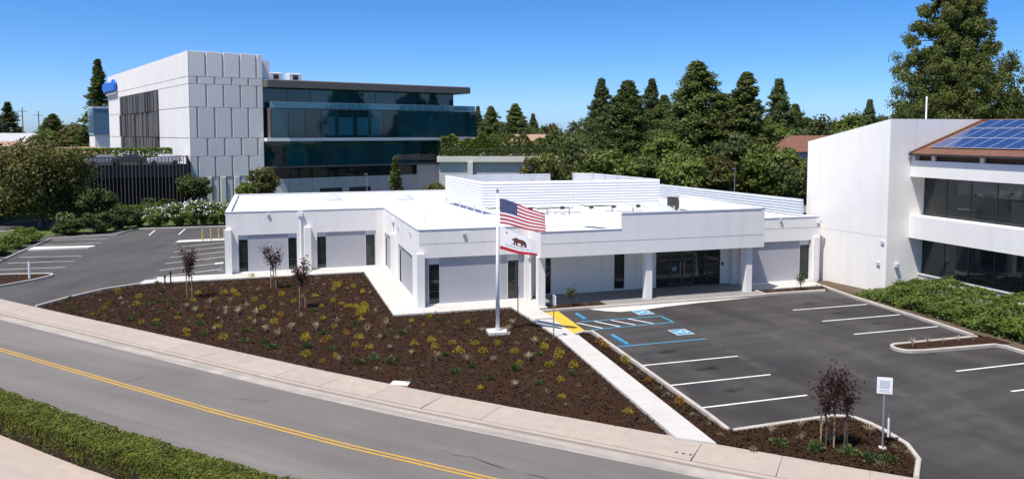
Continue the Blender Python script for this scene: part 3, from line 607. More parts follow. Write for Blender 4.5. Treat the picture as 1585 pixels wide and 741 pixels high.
for z0,z1 in ((1.22,3.5),(4.87,7.28)):
    ys = [38.72]+[37.0-1.72*k for k in range(0,17)]
    for i in range(len(ys)-1):
        g = MB().box(X2+.06,X2+.08,ys[i+1]+.03,ys[i]-.03,z0+.05,z1-.02).build('window', M['glass'], RB)
        f = MB(); f.box(X2+.03,X2+.1,ys[i+1]-.03,ys[i+1]+.03,z0,z1)
        f.box(X2+.03,X2+.1,ys[i+1]+.03,ys[i]-.03,z0,z0+.05); f.box(X2+.035,X2+.095,ys[i+1]+.03,ys[i]-.03,z0+.36,z0+.39)
        f.build('mullion', M['frame'], g)
MB().box(X2+.12,X2+.2,YE,38.7,1.2,7.3).build('backing', M['black'], RB)
# clerestory under the eave with white stub posts
MB().box(38.3,38.4,YE,38.72,8.28,8.62).build('soffit', M['wood'], RB)
for k in range(9): MB().box(37.95,38.1,37.0-3.35*k,37.25-3.35*k,8.28,8.66).build('stub_post', M['stucco'], RB)
MB().box(37.9,38.25,38.45,38.72,8.28,8.66).build('stub_post', M['stucco'], RB)
k_ = (10.74-8.77)/(43.39-37.87); th = math.atan(k_)
rf = MB(); zz = lambda x: 8.77+k_*(x-37.87)
rf.add([(37.7,YE,zz(37.7)),(43.4,YE,zz(43.4)),(43.4,38.68,zz(43.4)),(37.7,38.68,zz(37.7)),(37.7,YE,zz(37.7)-.12),(43.4,YE,zz(43.4)-.12),(43.4,38.68,zz(43.4)-.12),(37.7,38.68,zz(37.7)-.12)],[(0,1,2,3),(7,6,5,4),(0,3,7,4),(2,6,7,3),(1,0,4,5),(1,5,6,2)])
R_ = rf.build('roof', M['rtile'], RB)
rf2 = MB(); rf2.add([(43.4,YE,zz(43.4)),(49,YE,8.8),(49,38.68,8.8),(43.4,38.68,zz(43.4))],[(0,1,2,3)]); rf2.build('roof', M['rtile'], RB)
MB().bar((37.66,YE,8.66),(37.66,38.68,8.66), .12, .12).build('gutter', M['dark'], R_)
MB().bar((37.7,38.62,zz(37.7)+.05),(43.4,38.62,zz(43.4)+.05), .14, .10).build('barge_board', M['wood'], R_)
MB().bar((43.4,YE,zz(43.4)+.04),(43.4,38.66,zz(43.4)+.04), .22, .10).build('ridge_cap', M['rtile'], R_)
spd = None
for row,(xa,xb) in enumerate([(38.55,40.1),(40.14,41.7),(41.78,43.2)]):
    for j in range(16):
        yb = 38.0-.3*0-(.98+.02)*j
        if row == 0 and j == -1: continue
        o = empty('solar_panel', ((xa+xb)/2, yb-.49, zz((xa+xb)/2)+.09)); o.rotation_euler = (0,-th,0); o.parent = RB; o.matrix_parent_inverse = wm(RB).inverted()
        L = (xb-xa)/math.cos(th)
        key = 'pv%d' % row
        if j == 0:
            cg = MB().box(-L/2+.025,L/2-.025,-.478,.478,-.015,.016); fm = MB(); fm.box(-L/2,L/2,-.49,-.478,-.02,.02); fm.box(-L/2,L/2,.478,.49,-.02,.02); fm.box(-L/2,-L/2+.025,-.465,.465,-.02,.02); fm.box(L/2-.025,L/2,-.465,.465,-.02,.02)
            c0 = cg.build('cells', M['cell'], o, True); f0 = fm.build('frame', M['alu'], o, True); pvd = (c0.data,f0.data)
        else:
            for nm,dt in (('cells',pvd[0]),('frame',pvd[1])): q_ = bpy.data.objects.new(nm,dt); COL.objects.link(q_); q_.parent = o
# fixtures on the end wall
def boxlight(p, r): MB().box(p[0]-.12,p[0]+.12,p[1]-.12,p[1]+.12,p[2]-.1,p[2]+.1).build('wall_light', M['alu'], RB)
boxlight((36.25,39.0,3.2),0); boxlight((36.2,39.25,1.85),0); boxlight((37.0,38.65,1.8),0)
gm = MB(); gm.tube([(36.9,38.5,.1),(36.9,38.5,.75),(37.15,38.5,.75),(37.15,38.5,.1)], .05, 8); gm.tube([(37.02,38.5,.62),(37.02,38.5,.95)], .14, 10); tag(gm.build('gas_meter', M['steel']), 'grey gas meter standing against the white end wall', 'utility meter')
tag(MB().tube([(42.2,42,9.9),(42.2,42,12.4)], .05, 8).build('roof_mast', M['pole']), 'slim white mast on the neighbouring roof before the big pine', 'mast')

# ------------------------------------------------------------------ tall office block on the left
TB = empty('office_block', (-10.2,115.06,0), math.radians(18.7)); tag(TB, 'four-storey pale panelled office block with dark blue glass floors', 'office building')
def tb(mb, name, m, parent=None): return mb.build(name, M[m], parent or TB, True)
FL = 10.15
def lf(y): return (0, y)
topL = lambda x, y: 21.05
core = MB(); core.prism([(.2,.2),(FL,.2),(FL,63.4),(.2,63.4)], -.2, lambda x,y: topL(x,y)-.15); tb(core,'core','tbside')
tb(MB().box(.25,FL-.05,.15,.19,.1,20.8),'joint_backing','groove')
rows = [21.05,17.62,16.6,13.45,9.2,6.7,3.8,0]; W = 2.32
for r in range(7):
    zt,zb = rows[r],rows[r+1]; st = [0,.5,0,.55,0,.57,0][r]
    xs = [0]+[x for x in ([W*(k+(1-st if st else 1)) for k in range(6)]) if .3 < x < FL-.3]+[FL]
    if r == 6: xs = [.0]+[.95*k for k in range(1,11)]+[FL]
    for i in range(len(xs)-1):
        g = .10; b = MB(); x0,x1 = xs[i]+(g if i else 0),xs[i+1]-(g if i < len(xs)-2 else 0)
        dep = .0 if r != 6 else (.06 if i % 2 else -.1)
        b.add([(x0,.14+dep,zb+.008),(x1,.14+dep,zb+.008),(x1,.14+dep,zt-.008),(x0,.14+dep,zt-.008),(x0+.05,dep,zb+.04),(x1-.05,dep,zb+.04),(x1-.05,dep,zt-.04),(x0+.05,dep,zt-.04)],[(4,5,6,7),(0,1,5,4),(1,2,6,5),(2,3,7,6),(3,0,4,7)])
        tb(b,'panel','tbconc')
# left face: long smooth panels with recessed joints, fins
def lfp(y0, y1, z0, z1, name='side_panel', m='tbside', d=0, parent=None, sl=True):
    a = lf(y0); c = lf(y1); t0 = (topL(0,y0)-21.05) if sl else 0; t1 = (topL(0,y1)-21.05) if sl else 0
    b = MB(); q = .12
    b.add([(a[0]-d,a[1],z0+t0*z0/21),(c[0]-d,c[1],z0+t1*z0/21),(c[0]-d,c[1],z1+t1*z1/21),(a[0]-d,a[1],z1+t0*z1/21),(a[0]+q,a[1],z0+t0*z0/21),(c[0]+q,c[1],z0+t1*z0/21),(c[0]+q,c[1],z1+t1*z1/21),(a[0]+q,a[1],z1+t0*z1/21)],[(1,0,3,2),(4,5,6,7),(0,4,7,3),(5,1,2,6),(3,7,6,2),(0,1,5,4)])
    return tb(b,name,m,parent)
F0,F9,FE = 18.4,51.4,63.5
lfp(0,FE,17.66,21.05); lfp(0,FE,16.64,17.58)
for z0,z1 in ((13.5,16.56),(9.25,13.4),(6.7,9.15),(0,6.62)): lfp(0,F0,z0,z1); lfp(F9,FE,z0,z1)
lfp(F0,F9,0,7.0)
rf_ = random.Random(8)
for bz0,bz1 in ((13.3,16.5),(9.3,13.2),(7.05,9.2)):
    y = F0+.1
    while y < F9-.5:
        wd = rf_.uniform(.5,1.5); wd = min(wd,F9-.1-y); lfp(y,y+wd*.92,bz0,bz1,'fin','fin',rf_.uniform(-.05,.28)); y += wd
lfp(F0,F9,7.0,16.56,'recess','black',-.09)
# roof penthouse + units
tb(MB().box(FL+.05,FL+1.3,.8,6,17.0,20.3),'penthouse','tbside')
for x in (12.6,15.6):
    u = tb(MB().bev(x,x+1.9,4,6,17.55,18.95,.08),'cooling_unit','louvre'); tb(MB().box(x+.5,x+1.3,3.97,4,17.95,18.65),'grille','dark',u)
# glass floors
def glassrow(x0, x1, z0, z1, y, step, m='glassblue', side=0):
    n_ = max(1,round((x1-x0)/step)); 
    for i in range(n_):
        a = x0+(x1-x0)*i/n_; b = x0+(x1-x0)*(i+1)/n_
        g = tb(MB().box(a+.03,b-.03,y+.03,y+.06,z0+.03,z1-.03),'window',m)
        tb(MB().box(b-.035,b+.035,y+.0,y+.08,z0,z1),'mullion','frame',g)
tb(MB().box(FL+.05,42.2,.6,30,0,17.3),'inner_core','black')
glassrow(FL+.05,42.3,13.5,16.4,.3,3.6); glassrow(FL+.05,42.3,5.1,8.68,.12,3.1); glassrow(10.9,46.2,9.25,13.4,-1.05,2.55)
for a,b in ((19.4,20.6),(21.2,23.6),(24.2,26.1),(26.6,28.2)): tb(MB().box(a,b,-1.035,-1.022,9.6,12.3),'blind','brightpane')  # light patches in the glazing, painted as lighter teal panes
tb(MB().box(10.75,10.9,-1.05,.1,9.1,13.4),'end_cheek','slab')
tb(MB().box(46.1,46.2,-1.0,12,9.25,13.4),'side_glazing','glassblue')
tb(MB().box(42.2,42.3,.2,14,13.5,16.4),'side_glazing','glassblue'); tb(MB().box(42.2,42.3,.15,14,5.1,8.68),'side_glazing','glassblue')
tb(MB().box(10.75,46.2,-1.0,12,13.38,13.5),'terrace_slab','slab'); tb(MB().box(FL+.05,46.1,-1.1,12,8.72,9.2),'floor_slab','tbconc')
tb(MB().bev(FL+.02,44.3,-2.0,20,16.42,17.52,.12),'roof_slab','slab'); tb(MB().box(FL+.05,42.4,.05,.35,4.75,5.08),'floor_slab','slab')
rl_ = MB(); rl_.box(10.8,46.0,-.95,-.9,14.36,14.42)
tb(rl_,'handrail','alu')
for i in range(24):
    a = 10.85+35.1*i/24; g = tb(MB().box(a+.05,a+35.1/24-.05,-.94,-.92,13.52,14.35),'rail_pane','glassrail'); tb(MB().box(a-.03,a+.03,-.96,-.9,13.5,14.36),'rail_post','alu',g)
# lower walls
for i in range(9): a = FL+.1+3.57*i; tb(MB().box(a,a+3.53,.14,.3,0,4.72 if i > 6 else 3.2),'lower_panel','bluewall')
for i in range(7): a = FL+.5+3.4*i; tb(MB().box(a,a+3.3,.2,.26,3.25,4.7),'window','glass')
for a in (18.5,23.3): tb(MB().box(a,a+3.6,.1,.2,0,1.55),'loading_door','dark')
tb(MB().add([(FL+.1,-.1,0),(FL+3.4,-.1,0),(FL+1.4,-.1,3.2),(FL+.1,-.1,3.2),(FL+.1,.1,0),(FL+3.4,.1,0),(FL+1.4,.1,3.2),(FL+.1,.1,3.2)],[(0,1,2,3),(7,6,5,4),(1,5,6,2),(2,6,7,3),(3,7,4,0)]),'stair_cheek','tbconc')
# blue logo sign near the far top corner of the side wall
sg = MB(); yy = 93
def sgp(y, z, d): a = lf(y); return (a[0]-d, a[1], z)
pts = [(52.9,18.0),(52.9,19.3),(53.6,19.9),(54.6,20.1),(55.6,19.6),(62,19.75),(66,19.55),(66.2,18.6),(64.2,18.0)]
sg.add([sgp(y,z,.7) for y,z in pts]+[sgp(y,z,.25) for y,z in pts],[tuple(range(9)),tuple(range(9,18))[::-1]]+[(i,9+i,9+(i+1)%9,(i+1)%9) for i in range(9)])
tb(sg,'wall_sign','sign')
lt = MB()
for i in range(7):
    y = 53.2+1.5*i; lt.add([sgp(y,17.25,.5),sgp(y+.9,17.25,.5),sgp(y+.9,17.8,.5),sgp(y,17.8,.5),sgp(y,17.25,.02),sgp(y+.9,17.25,.02),sgp(y+.9,17.8,.02),sgp(y,17.8,.02)],[(1,0,3,2),(4,5,6,7),(0,4,7,3),(5,1,2,6),(3,7,6,2),(0,1,5,4)])
tb(lt,'sign_lettering','signgrey')
# blue glass annex beyond
AX = empty('glass_annex', (-34,196,0), math.radians(18.7)); tag(AX, 'small blue glass building behind the left end of the panelled block', 'office building')
MB().box(-3.2,3,0,8,0,9.5).build('wall', M['tbconc'], AX, True); MB().box(-3.4,3,-.3,8,9.5,15.3).build('glazing', M['annex'], AX, True); MB().box(-3.6,3.1,-.4,8.1,15.3,15.8).build('roof', M['alu'], AX, True)
# ------------------------------------------------------------------ slatted parking deck
GA = empty('parking_deck', (-24,111.5,0), math.radians(7)); tag(GA, 'dark slatted parking deck beside the pale office block', 'parking deck')
def ga(mb, name, m, parent=None): return mb.build(name, M[m], parent or GA, True)
GL0,GL1 = -14.0,13.6
ga(MB().box(GL0,GL1,.35,30,-.2,5.6),'deck','black'); ga(MB().box(GL0,GL1,.12,.34,4.1,5.75),'spandrel','dark'); ga(MB().box(GL0,GL1,.12,.3,-.2,.5),'spandrel','dark')
ga(MB().box(GL0,GL1,.06,.14,6.72,6.84),'top_rail','dark')
ga(MB().box(GL0,GL1,.30,.34,.6,4.0),'mesh_backing','black')
nsl = 62; sld = None
for i in range(nsl):
    x = GL0+(GL1-GL0)*i/nsl
    if sld is None: o = ga(MB().box(-.05,.05,-.08,.1,.05,6.72),'slat','fin'); sld = o.data
    else: o = bpy.data.objects.new('slat',sld); COL.objects.link(o); o.parent = GA
    o.location = (x,0,0)
ga(MB().box(GL1,GL1+.15,-.05,6,0,6.84),'end_frame','dark')
def car(name, label, loc, rz, paint, s=1):
    c = empty(name, loc, rz); tag(c, label, 'car', 'cars parked on the upper deck')
    pr = [(-2.1,.35),(-2.15,.75),(-1.95,.92),(-1.0,1.0),(-.45,1.42),(.9,1.45),(1.65,1.02),(2.1,.92),(2.15,.4)]
    b = MB(); n_ = len(pr); b.add([(x,-.85 if z < 1.1 else -.68,z) for x,z in pr]+[(x,.85 if z < 1.1 else .68,z) for x,z in pr],[tuple(range(n_)),tuple(range(n_,2*n_))[::-1]]+[(i,n_+i,n_+(i+1)%n_,(i+1)%n_) for i in range(n_)]); b.build('body', M[paint], c, True)
    wn = MB(); wn.add([(-.92,-.70,1.05),(-.42,-.72,1.38),(.85,-.72,1.41),(1.5,-.70,1.06),(-.92,.70,1.05),(-.42,.72,1.38),(.85,.72,1.41),(1.5,.70,1.06)],[(0,1,2,3)[::-1],(4,5,6,7),(0,4,5,1),(3,2,6,7)]); wn.build('window', M['glass'], c, True)
    for x in (-1.35,1.3):
        for y in (-.82,.82): MB().tube([(x,y-.1,.32),(x,y+.1,.32)], .32, 12).build('wheel', M['tyre'], c, True)
car('parked_car','white parked car nearest the pale tower on the upper deck',(-13.6,116.0,5.6),.2,'carw'); car('parked_car','dark parked car in the middle of the upper deck',(-18.0,116.2,5.6),.15,'card'); car('parked_car','silver parked car furthest left on the upper deck',(-21.2,116.8,5.6),.25,'cars')
# ------------------------------------------------------------------ distant structures
DK = empty('planted_deck', (36,117,0), math.radians(-17)); tag(DK, 'low concrete parking structure with planted roof edge behind the louvred screen', 'parking structure')
MB().box(-11,9,0,20,0,5.4).build('wall', M['bluewall'], DK, True); MB().box(-11.3,9.3,-.6,20,5.4,6.25).build('parapet', M['conc'], DK, True); MB().box(-6.5,-5.7,-.9,-.1,0,5.4).build('pier', M['conc'], DK, True)
MB().box(9.3,17,2,20,0,4.6).build('ramp_wall', M['conc'], DK, True)
def house(name, label, loc, rz, sx, sy, hw, hr, wm_, rm_):
    h_ = empty(name, loc, rz); tag(h_, label, 'house' if sx < 25 else 'building')
    MB().box(-sx/2,sx/2,-sy/2,sy/2,0,hw).build('wall', M[wm_], h_, True)
    r = MB(); r.add([(-sx/2-.5,-sy/2-.5,hw),(sx/2+.5,-sy/2-.5,hw),(sx/2+.5,sy/2+.5,hw),(-sx/2-.5,sy/2+.5,hw),(-sx/2+sy*.3,0,hw+hr),(sx/2-sy*.3,0,hw+hr)],[(0,1,5,4),(1,2,5),(2,3,4,5),(3,0,4),(0,3,2,1)]); r.build('roof', M[rm_], h_, True)
    for i in range(int(sx/4)):
        x = -sx/2+2+i*4; MB().box(x-.7,x+.7,-sy/2-.04,-sy/2-.005,hw*.35,hw*.8).build('window', M['glass'], h_, True)
house('tan_roof_house','pale house with tan roof among trees right of the glass block',(54,158,0),-.3,14,10,7.4,2.2,'conc','rtile2')
house('brown_roof_building','building with reddish brown roof left of the white end wall',(69,84,0),-.5,15,9,7.6,2.0,'bluewall','rtile')
house('orange_roof_building','wide low building with orange-tan roof behind the left trees',(-52,150,0),.3,34,14,5.2,3.3,'conc','rtile2')
house('long_grey_building','long distant grey building on the left horizon',(-88,245,0),.3,60,14,7.6,2.2,'bluewall','bluewall')
house('flat_beige_house','distant beige house left of the slatted deck',(-30,145,0),.3,12,10,5.6,2.0,'conc','rtile2')
# ------------------------------------------------------------------ flagpole and flags
PX, PY = 10.70, 36.75
FP = empty('flagpole', (PX,PY,.1)); tag(FP, 'tall white flagpole on a square concrete footing in the mulch bed', 'flagpole')
MB().prism([(-.55,-.42),(.5,-.5),(.58,.4),(-.48,.46)], -.1, .1).build('footing', M['conc'], FP, True)
MB().tube([(0,0,.1),(0,0,.2)], .17, 14).build('collar', M['alu'], FP, True)
MB().tube([(0,0,.15),(0,0,3.2),(0,0,7.0)], [.10,.088,.05], 14).build('pole', M['pole'], FP, True, smooth=True)
fn = MB(); fn.tube([(0,0,6.98),(0,0,7.04)], .075, 12); fn.tube([(0,0,7.03),(0,0,7.06),(0,0,7.10),(0,0,7.13),(0,0,7.15)], [.02,.05,.06,.045,.01], 10); fn.build('finial', M['steel'], FP, True)
MB().tube([(.1,-.05,1.2),(.13,-.05,4),(.1,-.05,6.95)], .007, 5).build('halyard', M['fwhite'], FP, True)
MB().bar((.08,-.03,1.15),(.08,-.03,1.38), .03, .05).build('cleat', M['steel'], FP, True)
FD = Vector((.78,-.62,0)).normalized(); FN = Vector((-FD.y,FD.x,0))
def flagfn(z_top, z_bot, L, drop_t, drop_b, amp, ph):
    def f(u, v, o=0):                                    # u along the fly 0..1, v 0 bottom .. 1 top
        zt = z_top-drop_t*(u**1.1)+.035*math.sin(5*u+ph); zb = z_bot-drop_b*(u**1.15)+.03*math.sin(5.5*u+ph+.6)
        s = .13+L*u*(1-.03*math.sin(3*u))
        w_ = amp*u**.6*math.sin(7.5*u+ph+1.1*v)+amp*.35*math.sin(15*u+2*v+ph)*u
        p = Vector((PX,PY,zb+(zt-zb)*v))+FD*s+FN*(w_+o)
        return p
    return f
def cloth(name, f, nu, nv, mi, mats, root):
    m_ = MB(); vs_ = [f(i/nu,j/nv) for j in range(nv+1) for i in range(nu+1)]; n_ = nu+1; b = len(m_.v)
    m_.v = [tuple(v) for v in vs_]
    for j in range(nv):
        for i in range(nu): m_.f.append((j*n_+i,j*n_+i+1,(j+1)*n_+i+1,(j+1)*n_+i)); m_.mi.append(mi((i+.5)/nu,(j+.5)/nv))
    return m_.build(name, mats, root, smooth=True)
US = empty('striped_flag', (PX,PY,5.5)); tag(US, 'red and white striped flag with starred blue canton on the pole', 'flag')
ff = flagfn(6.76,5.50,2.36,.64,.30,.075,.4)
cloth('cloth', ff, 50, 26, lambda u,v: 2 if (u < .4 and v > 6/13) else (0 if int(v*13) % 2 == 0 else 1), [M['red'],M['fwhite'],M['navy']], US)
stm = MB()
for r in range(9):
    for c in range(6 if r % 2 == 0 else 5):
        u = .4*((c+.5)/6 if r % 2 == 0 else (c+1)/6); v = 6/13+(7/13)*(r+.7)/9.4
        for sd in (-1,1):
            ring = []
            for k in range(10):
                rr = .019 if k % 2 == 0 else .008; t = math.radians(90+36*k); ring.append(tuple(ff(u+rr*math.cos(t)/1.9, v+rr*math.sin(t), sd*.004)))
            stm.add(ring+[tuple(ff(u,v,sd*.004))], [(k,(k+1)%10,10) for k in range(10)])
tag(stm.build('stars', M['fwhite'], US), kind='stuff')
CA = empty('bear_flag', (PX,PY,4.2)); tag(CA, 'white state flag with brown bear and red stripe, below the striped flag', 'flag')
fc = flagfn(5.36,4.24,1.95,.60,.24,.06,1.4)
cloth('cloth', fc, 40, 20, lambda u,v: 0 if v < .17 else 1, [M['red'],M['fwhite']], CA)
def onflag(poly, name, m, off=.008, nu=44, nv=30):
    us = [p[0] for p in poly]; vs_ = [p[1] for p in poly]; u0,u1,v0,v1 = min(us),max(us),min(vs_),max(vs_); m_ = MB(); du = (u1-u0)/nu; dv = (v1-v0)/nv
    for i in range(nu):
        for j in range(nv):
            u = u0+du*i; v = v0+dv*j
            if inpoly(u+du/2,v+dv/2,poly):
                for sd in (-off,off): m_.add([tuple(fc(a_,b_,sd)) for a_,b_ in ((u,v),(u+du,v),(u+du,v+dv),(u,v+dv))],[(0,1,2,3)])
    return m_.build(name, M[m], CA)
bearp = [(0,.22),(.02,.26),(.06,.30),(.09,.36),(.14,.37),(.19,.40),(.23,.47),(.30,.52),(.40,.50),(.50,.48),(.62,.49),(.75,.49),(.86,.46),(.94,.38),(.96,.26),(1.0,.14),(.97,.02),(.99,-.08),(.88,-.09),(.86,0),(.80,.10),(.74,.04),(.72,-.09),(.62,-.09),(.63,0),(.64,.12),(.52,.16),(.42,.14),(.40,.02),(.41,-.08),(.31,-.09),(.30,.02),(.26,.12),(.22,.0),(.22,-.08),(.12,-.08),(.14,.04),(.16,.18),(.12,.22),(.06,.20)]
onflag([(.33+.40*x,.46+.62*(y)) for x,y in bearp], 'bear_emblem', 'bear')
onflag([(.31,.395),(.55,.385),(.74,.39),(.75,.41),(.6,.42),(.32,.42)], 'ground_emblem', 'grn', .005)
onflag([(.19+(.05 if k%2==0 else .02)*math.cos(math.radians(90+36*k))*.62, .83+(.085 if k%2==0 else .034)*math.sin(math.radians(90+36*k))) for k in range(10)], 'star_emblem', 'red')
tcv = bpy.data.curves.new('lettering','FONT'); tcv.body = 'CALIFORNIA REPUBLIC'; tcv.size = 1; tcv.align_x = 'CENTER'; tcv.resolution_u = 1
to = bpy.data.objects.new('lettering',tcv); COL.objects.link(to); dg = bpy.context.evaluated_depsgraph_get(); tme = to.evaluated_get(dg).to_mesh()
tv = [v.co.copy() for v in tme.vertices]; tf = [tuple(p.vertices) for p in tme.polygons]; bpy.data.objects.remove(to)
wmx = max(v.x for v in tv); lm = MB(); lm.add([tuple(fc(.51+.36*v.x/wmx,.245+.085*v.y,-.006)) for v in tv], tf); tag(lm.build('lettering', M['ink'], CA), kind='stuff')

# ------------------------------------------------------------------ posts and small signs
def post_sign(name, label, x, y, h, m, rz, panel=None):
    r = empty(name, (x,y,.06), rz); tag(r, label, 'sign post'); MB().tube([(0,0,0),(0,0,h)], .03, 8).build('post', M[m], r, True)
    if panel:
        p = MB().bev(-panel[0]/2,panel[0]/2,-.045,-.03,h-panel[1],h+.02,.004).build('sign_panel', M['pole'], r, True); return r, p
    return r, None
r_, p_ = post_sign('sign_post','grey post with thin sign edge-on at yellow ramp',12.98,34.9,2.1,'steel',math.radians(96),(.32,.46)); 
r_, p_ = post_sign('dark_sign_post','thin dark post in the mulch right of the flagpole',12.35,38.6,1.95,'dark',math.radians(92),(.06,.5))
r_, p_ = post_sign('square_sign','square white sign with grey print on a post in the corner bed',18.30,19.45,2.28,'steel',math.radians(-32),(.45,.5))
MB().box(-.15,.15,-.052,-.046,1.97,2.21).build('print_block', M['signgrey'], p_, True); MB().box(-.14,.14,-.052,-.046,1.90,1.92).build('print_line', M['signgrey'], p_, True); MB().box(-.16,.16,-.052,-.046,1.85,1.866).build('print_line', M['signgrey'], p_, True)
MB().prism([(-.1,-.1),(.1,-.1),(.1,.1),(-.1,.1)], -.02, .05).build('footing', M['conc'], r_, True)
def stake(label, x, y, h, r=.04):
    s_ = empty('marker_stake', (x,y,.05)); tag(s_, label, 'marker post'); MB().tube([(0,0,0),(0,0,h*.82)], r, 8).build('stake', M['pole'], s_, True); MB().tube([(0,0,h*.82),(0,0,h)], [r*.55,r*.3], 8).build('tip', M['steel'], s_, True)
stake('short white marker stake at the kerb right of the square sign',19.15,20.12,.80,.032); stake('white marker post in the small island on the left',-15.7,59.95,1.45,.075)
for x,l in ((-6.25,'taller dark path light at the end of the left walkway'),(-6.6,'shorter dark path light at the end of the left walkway')):
    b_ = empty('path_light', (x,54.6,.06)); tag(b_, l, 'path light'); MB().tube([(0,0,0),(0,0,.8 if x > -6.4 else .55)], .045, 8).build('post', M['dark'], b_, True); MB().tube([(0,0,.8 if x > -6.4 else .55),(0,0,.95 if x > -6.4 else .68)], .07, 10).build('head', M['dark'], b_, True)
for i,(x,y) in enumerate([(-5.92,76.1),(-5.2,76.1),(-4.55,76.6),(-4.1,76.7)]):
    b_ = empty('bollard', (x,y,.14)); tag(b_, ['leftmost','second','third','rightmost'][i]+' yellow bollard on the concrete island by the building', 'bollard', 'yellow bollards'); MB().tube([(0,0,0),(0,0,.95)], .07, 10).build('post', M['yelpost'], b_, True); MB().tube([(0,0,.95),(0,0,1.0)], [.085,.04], 10).build('cap', M['yelpost'], b_, True)
for i,(x,y0,y1) in enumerate([(16.0,38.15,39.45),(15.97,32.95,34.7)]):
    tag(MB().bev(x-.075,x+.075,y0,y1,0.004,.11,.03).build('wheel_stop', M['blue']), ['blue wheel stop nearer the entrance','blue wheel stop beside the lower blue stall line'][i], 'wheel stop', 'blue wheel stops')
vb = empty('valve_box', (4.8,30.3,.06)); tag(vb, 'pale rectangular utility box lid in the mulch near the sidewalk', 'utility cover'); MB(Matrix.Rotation(-.5,4,'Z')).bev(-.38,.38,-.22,.22,-.05,.055,.015).build('lid', M['conc'], vb, True)
hb = MB(); hb.tube([(-3.35,58.2,.1),(-3.35,58.2,.8)], .05, 8); hb.tube([(-3.75,58.2,.75),(-3.2,58.2,.8)], .09, 10); hb.box(-3.6,-3.2,58.05,58.35,.1,.35)
tag(hb.build('backflow_valve', M['steel']), 'small grey pipe valve at the left corner of the office', 'pipe valve')
fb = empty('fence_post', (-13.2,96,0)); tag(fb, 'brown post standing left of the white-flowered shrubs', 'post'); MB().tube([(0,0,0),(0,0,2.0)], .11, 8).build('post', M['bark'], fb, True); MB().tube([(0,0,2.0),(0,0,2.08)], [.13,.05], 8).build('cap', M['bark'], fb, True)
def lamp(label, x, y, h):
    l_ = empty('lamp_post', (x,y,0)); tag(l_, label, 'lamp post'); MB().tube([(0,0,0),(0,0,h)], [.06,.04], 8).build('pole', M['steel'], l_, True); MB().box(-.35,.08,-.08,.08,h,h+.09).build('lamp_head', M['steel'], l_, True)
lamp('slim white lamp post before the lower glass floor', 12.8,108,4.3); lamp('slim lamp post among trees behind the roof fence', 48.5,74,6.0)
for i,(x,y,h) in enumerate([(-66,252,17),(-62.5,254,16),(-70,262,16)]):
    u_ = empty('utility_pole', (x,y,0)); tag(u_, ['tallest','middle','leftmost'][i]+' thin utility pole on the far left skyline', 'utility pole', 'far utility poles'); MB().tube([(0,0,0),(0,0,h)], [.2,.12], 6).build('pole', M['bark'], u_, True); MB().box(-1.2,1.2,-.06,.06,h-1.2,h-1.05).build('cross_arm', M['bark'], u_, True)

# ------------------------------------------------------------------ foliage
def rot_leaf(c, d, s, rg, asp=.5, nrm=None):
    """diamond leaves at c (N,3), long axis d (N,3), half-length s (N)"""
    n = len(c); r = rg.normal(size=(n,3)) if nrm is None else nrm
    if nrm is not None: d = unit(np.cross(np.cross(r,d),r))
    e = np.cross(d, r); e /= np.linalg.norm(e,axis=1)[:,None]+1e-9
    a = d*s[:,None]; b = e*(s*asp)[:,None]
    V = np.stack([c-a, c-a*.1+b, c+a, c-a*.1-b], 1).reshape(-1,3); return V, np.arange(4*n).reshape(-1,4)
def unit(v): return v/(np.linalg.norm(v,axis=1)[:,None]+1e-9)
def tree_root(name): return empty(name)
def trunk_mesh(rg, h, r, lean=.03, limbs=0, spread=1, zl=.4):
    m_ = MB(); k = 6; p = [Vector((lean*h*math.sin(i*1.3)*i/k, lean*h*math.cos(i*1.7)*i/k, h*i/k)) for i in range(k+1)]; m_.tube(p, [r*(1-.78*i/k) for i in range(k+1)], 8)
    for i in range(limbs):
        t = zl+(1-zl)*i/limbs*.9; b = p[int(t*k)]; a = rg.uniform(0,6.28); L = spread*(.5+.5*rg.random())*(1.1-t)*1.6
        m_.tube([b, b+Vector((math.cos(a)*L*.5,math.sin(a)*L*.5,L*.35)), b+Vector((math.cos(a)*L,math.sin(a)*L,L*.75))], [r*.38,r*.25,r*.1], 6)
    return m_
def conifer(seed, h, r, m, leaf=.34, nb=300, per=34, base=.07, pw=.85, droop=.12, lump=.3):
    """spire: whorled boughs of needle sprays, uneven outline with gaps"""
    rg = np.random.default_rng(seed); root = tree_root('conifer_tree'); trunk_mesh(rg,h*.97,max(.18,r*.085),.004).build('trunk', M['bark'], root, True)
    lob = rg.uniform(0,6.28,4); C = []; D = []
    for i in range(nb):
        t = base+(1-base)*(i+rg.random())/nb; t = 1-(1-t)**1.08; z = h*t+rg.normal(0,.012)*h*(1-t); a = i*2.399+rg.normal(0,.5)
        R = r*((1-t)**pw)*(1.0-.55*max(0,.14-t)/.14)*(.58+.52*rg.random()+lump*.5*math.sin(2*a+lob[0]+t*9)*math.sin(3*a+lob[1]-t*14))+.12
        n_ = int(per*(.35+.65*R/r)); u = rg.random(n_)**.62; sp = (.10+.16*R*(1-u*.55))
        x = u*R; up = rg.normal(0,1,n_)*sp*.55-droop*x+.10*R*u**3
        la = rg.normal(0,1,n_)*sp
        c = np.stack([math.cos(a)*x-math.sin(a)*la, math.sin(a)*x+math.cos(a)*la, z+up],1)
        d = unit(np.stack([math.cos(a)+rg.normal(0,.5,n_), math.sin(a)+rg.normal(0,.5,n_), rg.normal(.12,.4,n_)],1)); C.append(c); D.append(d)
    C = np.concatenate(C); D = np.concatenate(D); V,F = rot_leaf(C,D,leaf*rg.uniform(.6,1.3,len(C)),rg,.42)
    npmesh('crown',V,F,m,root); return root
